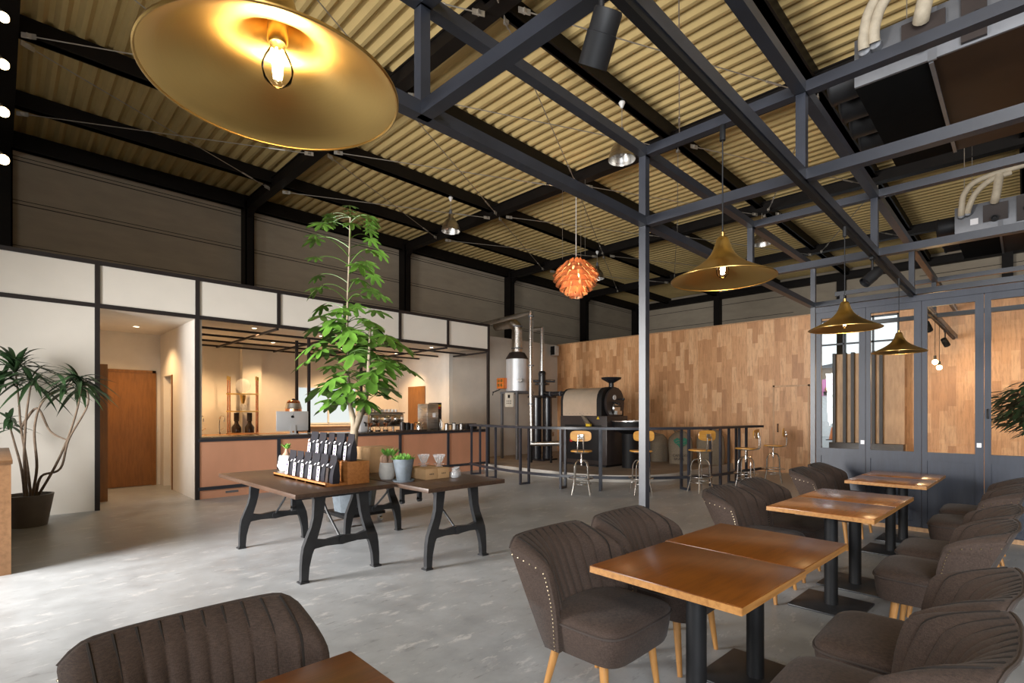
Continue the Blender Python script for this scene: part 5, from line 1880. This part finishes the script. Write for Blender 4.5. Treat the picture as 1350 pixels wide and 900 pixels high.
cm = thing('copper_machine', 'round copper coffee machine on a stand behind the computer', 'coffee machine', (4.28, 10.62, 0))
MB().lathe([(0, 0.0), (0.22, 0.0), (0.20, 0.03), (0.05, 0.06), (0.05, 1.30), (0.14, 1.36), (0, 1.36)], 24).build('stand', M['black'], cm)
MB().lathe([(0, 1.36), (0.155, 1.36), (0.165, 1.40), (0.155, 1.52), (0.125, 1.66), (0.10, 1.69), (0, 1.70)], 28).build('body', M['coppershiny'], cm)
MB().lathe([(0.158, 1.52), (0.164, 1.52), (0.135, 1.63), (0.129, 1.63)], 28).build('steel_band', M['stainless'], cm)
MB().lathe([(0, 1.73), (0.03, 1.72), (0.05, 1.69), (0, 1.69)], 14).build('lid_knob', M['black'], cm)
mb = MB()
for a in (0.4, 1.7, 3.5, 4.9):
    mb.cyl((0.15 * math.cos(a), 0.15 * math.sin(a), 1.45), (0.23 * math.cos(a), 0.23 * math.sin(a), 1.45), 0.012, None, 8)
mb.build('side_handles', M['black'], cm)

# cold-drip tower on the back counter
BT = 0.931
ctw = thing('cold_drip_tower', 'tall cold-drip coffee tower with glass globe and two dark flasks', 'coffee dripper', (4.10, 13.12, BT), -0.45)
for sx_ in (-0.30, 0.30):
    for sy_ in (-0.12, 0.12):
        MB().cyl((sx_, sy_, 0.03), (sx_, sy_, 1.32), 0.017, None, 10).build('post', M['coppershiny'], ctw)
        MB().cyl((sx_, sy_, 1.27), (sx_, sy_, 1.36), 0.022, None, 10).build('post_cap', M['brass'], ctw)
for z in (0.0, 0.52, 0.93):
    mb = MB()
    mb.box(-0.33, 0.33, -0.15, 0.15, z, z + 0.028, 0.004)
    mb.build('shelf', M['counterwood'] if z == 0 else M['brass'], ctw)
MB().ball((0, 0, 1.15), 0.165, 20, 14).build('globe', M['glintglass'], ctw)
MB().lathe([(0, 0.72), (0.03, 0.72), (0.05, 0.80), (0.07, 0.92), (0, 0.92)], 18).build('valve', M['brass'], ctw)
MB().ball((0, 0, 0.64), 0.075, 16, 10).build('drip_bulb', M['glintglass'], ctw)
for s in (-0.14, 0.14):
    MB().cyl((s, 0, 0.30), (s, 0, 0.50), 0.055, None, 18).build('coffee_column', M['darkprint'], ctw)
    b = MB().lathe([(0, 0.03), (0.10, 0.03), (0.105, 0.16), (0.05, 0.24), (0.04, 0.30), (0, 0.30)], 22).build('flask', M['coffee'], ctw, (s, 0, 0))

def make_faucet(label, loc):
    t = thing('faucet', label, 'tap', loc, 0, 'chrome taps at the back counter')
    MB().cyl((0, 0, 0), (0, 0, 0.06), 0.03, None, 14).build('base', M['chrome'], t)
    MB().tube(spline([(0, 0, 0.05), (0, 0, 0.30), (0.0, -0.04, 0.40), (0.0, -0.12, 0.43), (0, -0.20, 0.38), (0, -0.21, 0.30)], 5), 0.017, 10).build('spout', M['chrome'], t)
    MB().cyl((0.02, 0, 0.10), (0.10, -0.01, 0.15), 0.011, None, 8).build('lever', M['chrome'], t)
    return t
f0 = make_faucet('gooseneck tap at the far left of the back counter', (3.22, 13.15, BT))
dup(f0, (3.60, 13.15, BT), 0.2, 'gooseneck tap left of the cold-drip tower')

em = thing('espresso_machine', 'chrome multi-group espresso machine on the counter', 'espresso machine', (6.15, 10.34, CT), 0.0)
MB().box(-0.44, 0.44, -0.24, 0.22, 0.10, 0.40, 0.03).build('body', M['stainless'], em)
MB().box(-0.46, 0.46, -0.26, 0.24, 0.40, 0.425, 0.008).build('cup_rail', M['chrome'], em)
MB().box(-0.42, 0.42, -0.262, -0.242, 0.14, 0.36, 0.004).build('back_panel', M['chrome'], em)
for s in (-0.3, 0.0, 0.27):
    MB().lathe([(0, 0), (0.08, 0), (0.085, 0.02), (0.04, 0.05), (0, 0.05)], 18, (s, -0.262, 0.27), Rx).build('group_cover', M['chrome'], em)
for s in (-0.40, 0.40):
    for y in (-0.18, 0.16):
        MB().cyl((s, y, 0), (s, y, 0.10), 0.03, None, 12).build('foot', M['chrome'], em)
for i in range(9):
    c = MB().lathe([(0, 0), (0.03, 0), (0.038, 0.06), (0.035, 0.06), (0.028, 0.006), (0, 0.006)], 14).build('cup', M['white'], None, (6.15 - 0.36 + 0.09 * i, 10.32, CT + 0.4255))
    tag(c, 'small white cup in the row on top of the espresso machine', 'cup', 'white cups on the espresso machine')

gr = thing('coffee_grinder', 'coffee grinder with dark hopper beside the tree trunk', 'coffee grinder', (5.52, 10.08, CT))
MB().box(-0.09, 0.09, -0.11, 0.11, 0.0, 0.36, 0.02).build('body', M['alu'], gr)
MB().lathe([(0, 0.36), (0.05, 0.36), (0.10, 0.50), (0.10, 0.56), (0, 0.56)], 20).build('hopper', M['darkbrown'], gr)
MB().cyl((0, 0, 0.56), (0, 0, 0.58), 0.105, None, 20).build('lid', M['black'], gr)
MB().tube([(0, -0.11, 0.2), (0, -0.17, 0.18), (0, -0.17, 0.12)], 0.02, 8).build('spout', M['black'], gr)

def make_carafe(label, loc):
    t = thing('carafe_dripper', label, 'coffee dripper', loc, 0, 'copper drippers on glass carafes on the counter')
    MB().lathe([(0, 0), (0.05, 0), (0.06, 0.03), (0.05, 0.085), (0.03, 0.11), (0, 0.11)], 20).build('carafe', M['glassware'], t)
    MB().lathe([(0, 0.004), (0.048, 0.004), (0.055, 0.03), (0.05, 0.045), (0, 0.045)], 18).build('coffee', M['coffee'], t)
    MB().lathe([(0.024, 0.11), (0.028, 0.125), (0.058, 0.19), (0.055, 0.19), (0.02, 0.115)], 20).build('dripper', M['coppershiny'], t)
    MB().tube(bez((0.05, 0, 0.09), (0.11, 0, 0.06), (0.055, 0, 0.03), 8), 0.006).build('handle', M['legwood'], t)
    return t
k0 = make_carafe('copper dripper on a glass carafe, leftmost of the three on the counter', (5.56, 9.80, CT))
dup(k0, (5.74, 9.80, CT), 0.3, 'copper dripper on a glass carafe, middle of the three on the counter')
dup(k0, (5.93, 9.80, CT), 0.6, 'copper dripper on a glass carafe, rightmost of the three on the counter')

tray = thing('utensil_tray', 'dark tray holding pots and kettles on the counter', 'tray', (6.62, 9.88, CT))
MB().box(-0.30, 0.36, -0.13, 0.13, 0, 0.025, 0.004).build('tray_body', M['darkbrown'], tray)
for i, (x, h, r, mk) in enumerate(((-0.22, 0.17, 0.055, 'darkbrown'), (-0.09, 0.16, 0.055, 'black'), (0.03, 0.14, 0.05, 'darkbrown'))):
    c = MB().lathe([(0, 0), (r, 0), (r * 1.03, h * 0.5), (r, h), (r * 0.9, h), (r * 0.9, 0.01), (0, 0.01)], 18).build('storage_jar', M[mk], None, (6.62 + x, 9.88, CT + 0.0255))
    tag(c, 'dark storage jar on the counter tray, %s' % ('left one', 'middle one', 'right one')[i], 'jar', 'dark jars on the counter tray')
kt = thing('steel_kettle', 'slim steel kettle with a long spout at the end of the counter tray', 'kettle', (6.85, 9.88, CT + 0.0255))
MB().lathe([(0, 0), (0.06, 0), (0.055, 0.10), (0.035, 0.15), (0.01, 0.165), (0, 0.18)], 20).build('body', M['chrome'], kt)
MB().tube(spline([(0.05, 0, 0.03), (0.10, 0, 0.05), (0.09, 0, 0.12), (0.14, 0, 0.17)], 4), [0.014] * 6 + [0.009] * 7, 8).build('spout', M['chrome'], kt)
MB().tube(spline([(-0.03, 0, 0.15), (-0.12, 0, 0.16), (-0.11, 0, 0.06)], 4), 0.008, 6).build('handle', M['black'], kt)
wd = thing('water_dispenser', 'tall steel dispenser with taps at the right of the counter', 'dispenser', (7.32, 10.10, CT))
MB().box(-0.22, 0.10, -0.20, 0.20, 0, 0.62, 0.012).build('cabinet', M['stainless'], wd)
MB().box(0.10, 0.24, -0.14, 0.20, 0, 0.65, 0.008).build('dark_side', M['darkbrown'], wd)
MB().box(-0.07, 0.01, -0.204, -0.20, 0.30, 0.40).build('notice', M['label'], wd, smooth=False)
mb = MB()
mb.box(0.12, 0.20, -0.15, -0.14, 0.50, 0.56)
mb.build('red_tag', M['red'], wd, smooth=False)
MB().box(0.13, 0.21, -0.155, -0.141, 0.555, 0.60).build('yellow_tag', M['yellow'], wd, smooth=False)
for i in range(4):
    MB().tube(bez((0.11 + 0.035 * i, -0.17, 0.02), (0.10 + 0.05 * i, -0.20, 0.18), (0.14 + 0.02 * i, -0.16, 0.26), 6), 0.006, 6).build('whisk_wire', M['chrome'], wd)
for i in range(5):
    x = 7.72 + 0.115 * i
    h = (0.13, 0.11, 0.14, 0.10, 0.12)[i]
    c = thing('counter_canister', 'small canister at the right end of the copper counter, %s from the left' % ('first', 'second', 'third', 'fourth', 'fifth')[i], 'canister', (x, 9.98, CT), 0, 'canisters at the right end of the counter')
    MB().lathe([(0, 0), (0.045, 0), (0.045, h), (0, h)], 16).build('jar', M[('stainless', 'kraft', 'white', 'darkbrown', 'stainless')[i]], c)
    MB().lathe([(0, h + 0.02), (0.047, h + 0.02), (0.047, h), (0, h)], 16).build('lid', M['black'], c)
t = thing('black_caddy', 'long black caddy at the far right end of the counter', 'caddy', (8.42, 10.0, CT))
MB().box(-0.12, 0.22, -0.10, 0.10, 0, 0.10, 0.006).build('box', M['black'], t)
MB().box(-0.11, 0.21, -0.09, 0.09, 0.10, 0.14, 0.004).build('lid', M['darkbrown'], t)

# ---------------------------------------------------------------- downlights
def downlight(label, x, y, z, pw):
    t = thing('downlight', label, 'ceiling light', (x, y, z), 0, 'recessed ceiling downlights')
    MB().lathe([(0.045, 0.0), (0.065, 0.0), (0.066, -0.008), (0.045, -0.008), (0.045, 0.0)], 24).build('trim_ring', M['white'], t)
    MB().lathe([(0, -0.003), (0.045, -0.003), (0.045, 0.0), (0, 0.0)], 20).build('lamp_disc', M['downlight'], t)
    spot('downlight_beam', (x, y, z - 0.02), pw, WARM2, 125, 0.7, (x, y, 0), 0.05)
downlight('recessed ceiling downlight in the passage left of the copper counter', 1.75, 11.3, 2.989, 130)
KD = [(3.05, 12.6, 230, 'recessed kitchen downlight nearest the passage'), (3.55, 10.7, 100, 'recessed kitchen downlight above the left end of the counter'),
      (4.95, 10.8, 100, 'recessed kitchen downlight left of the tree'), (4.6, 12.6, 230, 'recessed kitchen downlight at the back, above the cold-drip tower'),
      (6.3, 12.6, 230, 'recessed kitchen downlight at the back, behind the tree'), (6.4, 10.8, 100, 'recessed kitchen downlight above the espresso machine'), (7.8, 10.7, 100, 'recessed kitchen downlight at the right end of the counter'), (7.9, 12.5, 200, 'recessed kitchen downlight near the brown kitchen door')]
for x, y, pw, lb in KD:
    downlight(lb, x, y, 3.099, pw)

# ---------------------------------------------------------------- air-conditioning units under the roof
def make_unit(label, loc, L, wq, h, extra):
    """end panel faces -X, spigots on +Y"""
    t = thing('ducted_air_unit', label, 'air conditioner', loc)
    MB().box(0.03, L, -0.55, 0, 0, h, 0.004).build('casing', M['casing'], t)
    MB().box(0.02, L, -wq, -0.55, 0.0, h, 0.004).build('return_box', M['ductbrown'], t)
    MB().box(0.0, 0.03, -wq, 0.0, 0.0, h, 0.002).build('end_panel', M['galv'], t)
    mb = MB()
    mb.box(-0.004, 0.02, -0.60, -0.54, -0.012, h)
    mb.box(0.03, L, -0.575, -0.545, -0.02, 0.0)
    mb.build('edge_angle', M['galv'], t, smooth=False)
    mb = MB()
    mb.box(-0.03, 0.0, -0.66, -0.36, 0.10, h - 0.06)
    mb.box(-0.035, 0.0, -0.92, -0.76, 0.02, h - 0.02)
    mb.build('electrics_cover', M['darkbrown'], t, smooth=False)
    mb = MB()
    mb.lathe([(0, 0), (0.05, 0), (0.05, 0.05), (0.035, 0.05), (0.03, 0.02), (0, 0.02)], 18, (-0.03, -0.50, 0.13), Matrix.Rotation(-PI / 2, 3, 'Y'))
    mb.lathe([(0, 0), (0.03, 0), (0.03, 0.03), (0, 0.03)], 14, (-0.035, -0.86, 0.2), Matrix.Rotation(-PI / 2, 3, 'Y'))
    mb.build('drain_valve', M['black'], t)
    MB().box(-0.004, 0.0, -0.30, -0.20, 0.10, 0.20).build('rating_label', M['label'], t, smooth=False)
    mb = MB()
    for y in (-0.09, -0.17):
        mb.lathe([(0.03, 0), (0.055, 0), (0.05, 0.07), (0.035, 0.08), (0, 0.08)], 16, (0.0, y, 0.28 if y > -0.1 else 0.30), Matrix.Rotation(-PI / 2, 3, 'Y'))
    mb.build('pipe_sockets', M['galv'], t)
    for i in range(4):
        x = 0.28 + i * (L - 0.4) / 4
        MB().lathe([(0.0, 0.0), (0.155, 0.0), (0.155, 0.22), (0.17, 0.24), (0.155, 0.26), (0.14, 0.26), (0.14, 0.02), (0, 0.02)], 24, (x, 0, h * 0.5), Matrix.Rotation(-PI / 2, 3, 'X')).build('duct_spigot', M['black'], t)
    for k2, (y, pth) in enumerate(extra):
        MB().tube(spline(pth, 6), 0.045 if k2 < 2 else 0.06, 12).build('lagged_pipe', M['cream'], t)
    for y in (-0.12, -1.1):
        for x in (0.08, L - 0.1):
            MB().cyl((x, y, h), (x, y, 6.8 - loc[2]), 0.006, None, 6).build('hanger_rod', M['wire'], t)
    return t
make_unit('big black ducted air unit with galvanised end panel at the top right', (5.70, 1.14, 4.50), 2.2, 1.75, 0.44,
          [(0, [(-0.08, -0.09, 0.28), (-0.12, -0.10, 0.40), (-0.12, -0.16, 0.62), (-0.10, -0.38, 0.86), (-0.05, -0.8, 0.95)]),
           (0, [(-0.08, -0.17, 0.30), (-0.12, -0.18, 0.42), (-0.12, -0.26, 0.62), (-0.10, -0.5, 0.80), (-0.05, -0.9, 0.86)]),
           (0, [(-0.06, -0.50, 0.33), (-0.12, -0.52, 0.38), (-0.12, -0.56, 0.60), (-0.10, -0.6, 1.0)])])
make_unit('smaller ducted air unit with cream lagged pipes at the right edge', (11.60, 0.86, 4.50), 2.0, 1.75, 0.44,
          [(0, [(-0.08, -0.09, 0.28), (-0.14, -0.10, 0.38), (-0.14, -0.14, 0.62), (-0.12, -0.34, 0.80), (-0.1, -1.0, 0.88), (-0.1, -2.2, 0.98)]),
           (0, [(-0.08, -0.17, 0.30), (-0.14, -0.20, 0.40), (-0.14, -0.28, 0.58), (-0.12, -0.45, 0.74), (-0.1, -0.7, 0.80)]),
           (0, [(-0.06, -0.50, 0.40), (-0.14, -0.52, 0.46), (-0.14, -0.54, 0.60), (-0.12, -0.56, 0.80)])])

# ---------------------------------------------------------------- roof brace rods with turnbuckles
def rod(p0, p1, lab='thin zinc brace rod with turnbuckle crossing a roof bay between the purlins'):
    t = thing('brace_rod', lab, 'brace rod', p0, 0, 'zinc brace rods under the roof')
    a, b = Vector((0, 0, 0)), Vector(p1) - Vector(p0)
    MB().cyl(a, b, 0.0085, None, 6).build('rod', M['wire'], t)
    m = b * 0.86
    d = b.normalized()
    MB().cyl(m - d * 0.14, m + d * 0.14, 0.017, None, 8).build('turnbuckle', M['wire'], t)
    for q in (a + d * 0.08, b - d * 0.08):
        mb = MB()
        mb.obox(q, (0.16, 0.012, 0.07), Euler((0, 0, math.atan2(d.y, d.x))))
        mb.obox(q, (0.05, 0.05, 0.05), None)
        mb.build('gusset', M['wire'], t, smooth=False)
ZR = 6.42
cols = COLX[1:]
prl = [11.95, 9.45, 6.95, 4.55, 2.2]
for x0, x1 in zip(cols[:-2], cols[1:-1]):
    for ya, yb in zip(prl[:-1], prl[1:]):
        rod((x0 + 0.12, yb + 0.1, ZR), (x1 - 0.12, ya - 0.05, ZR))
        rod((x0 + 0.12, ya - 0.15, ZR - 0.03), (x1 - 0.12, yb + 0.2, ZR - 0.03))
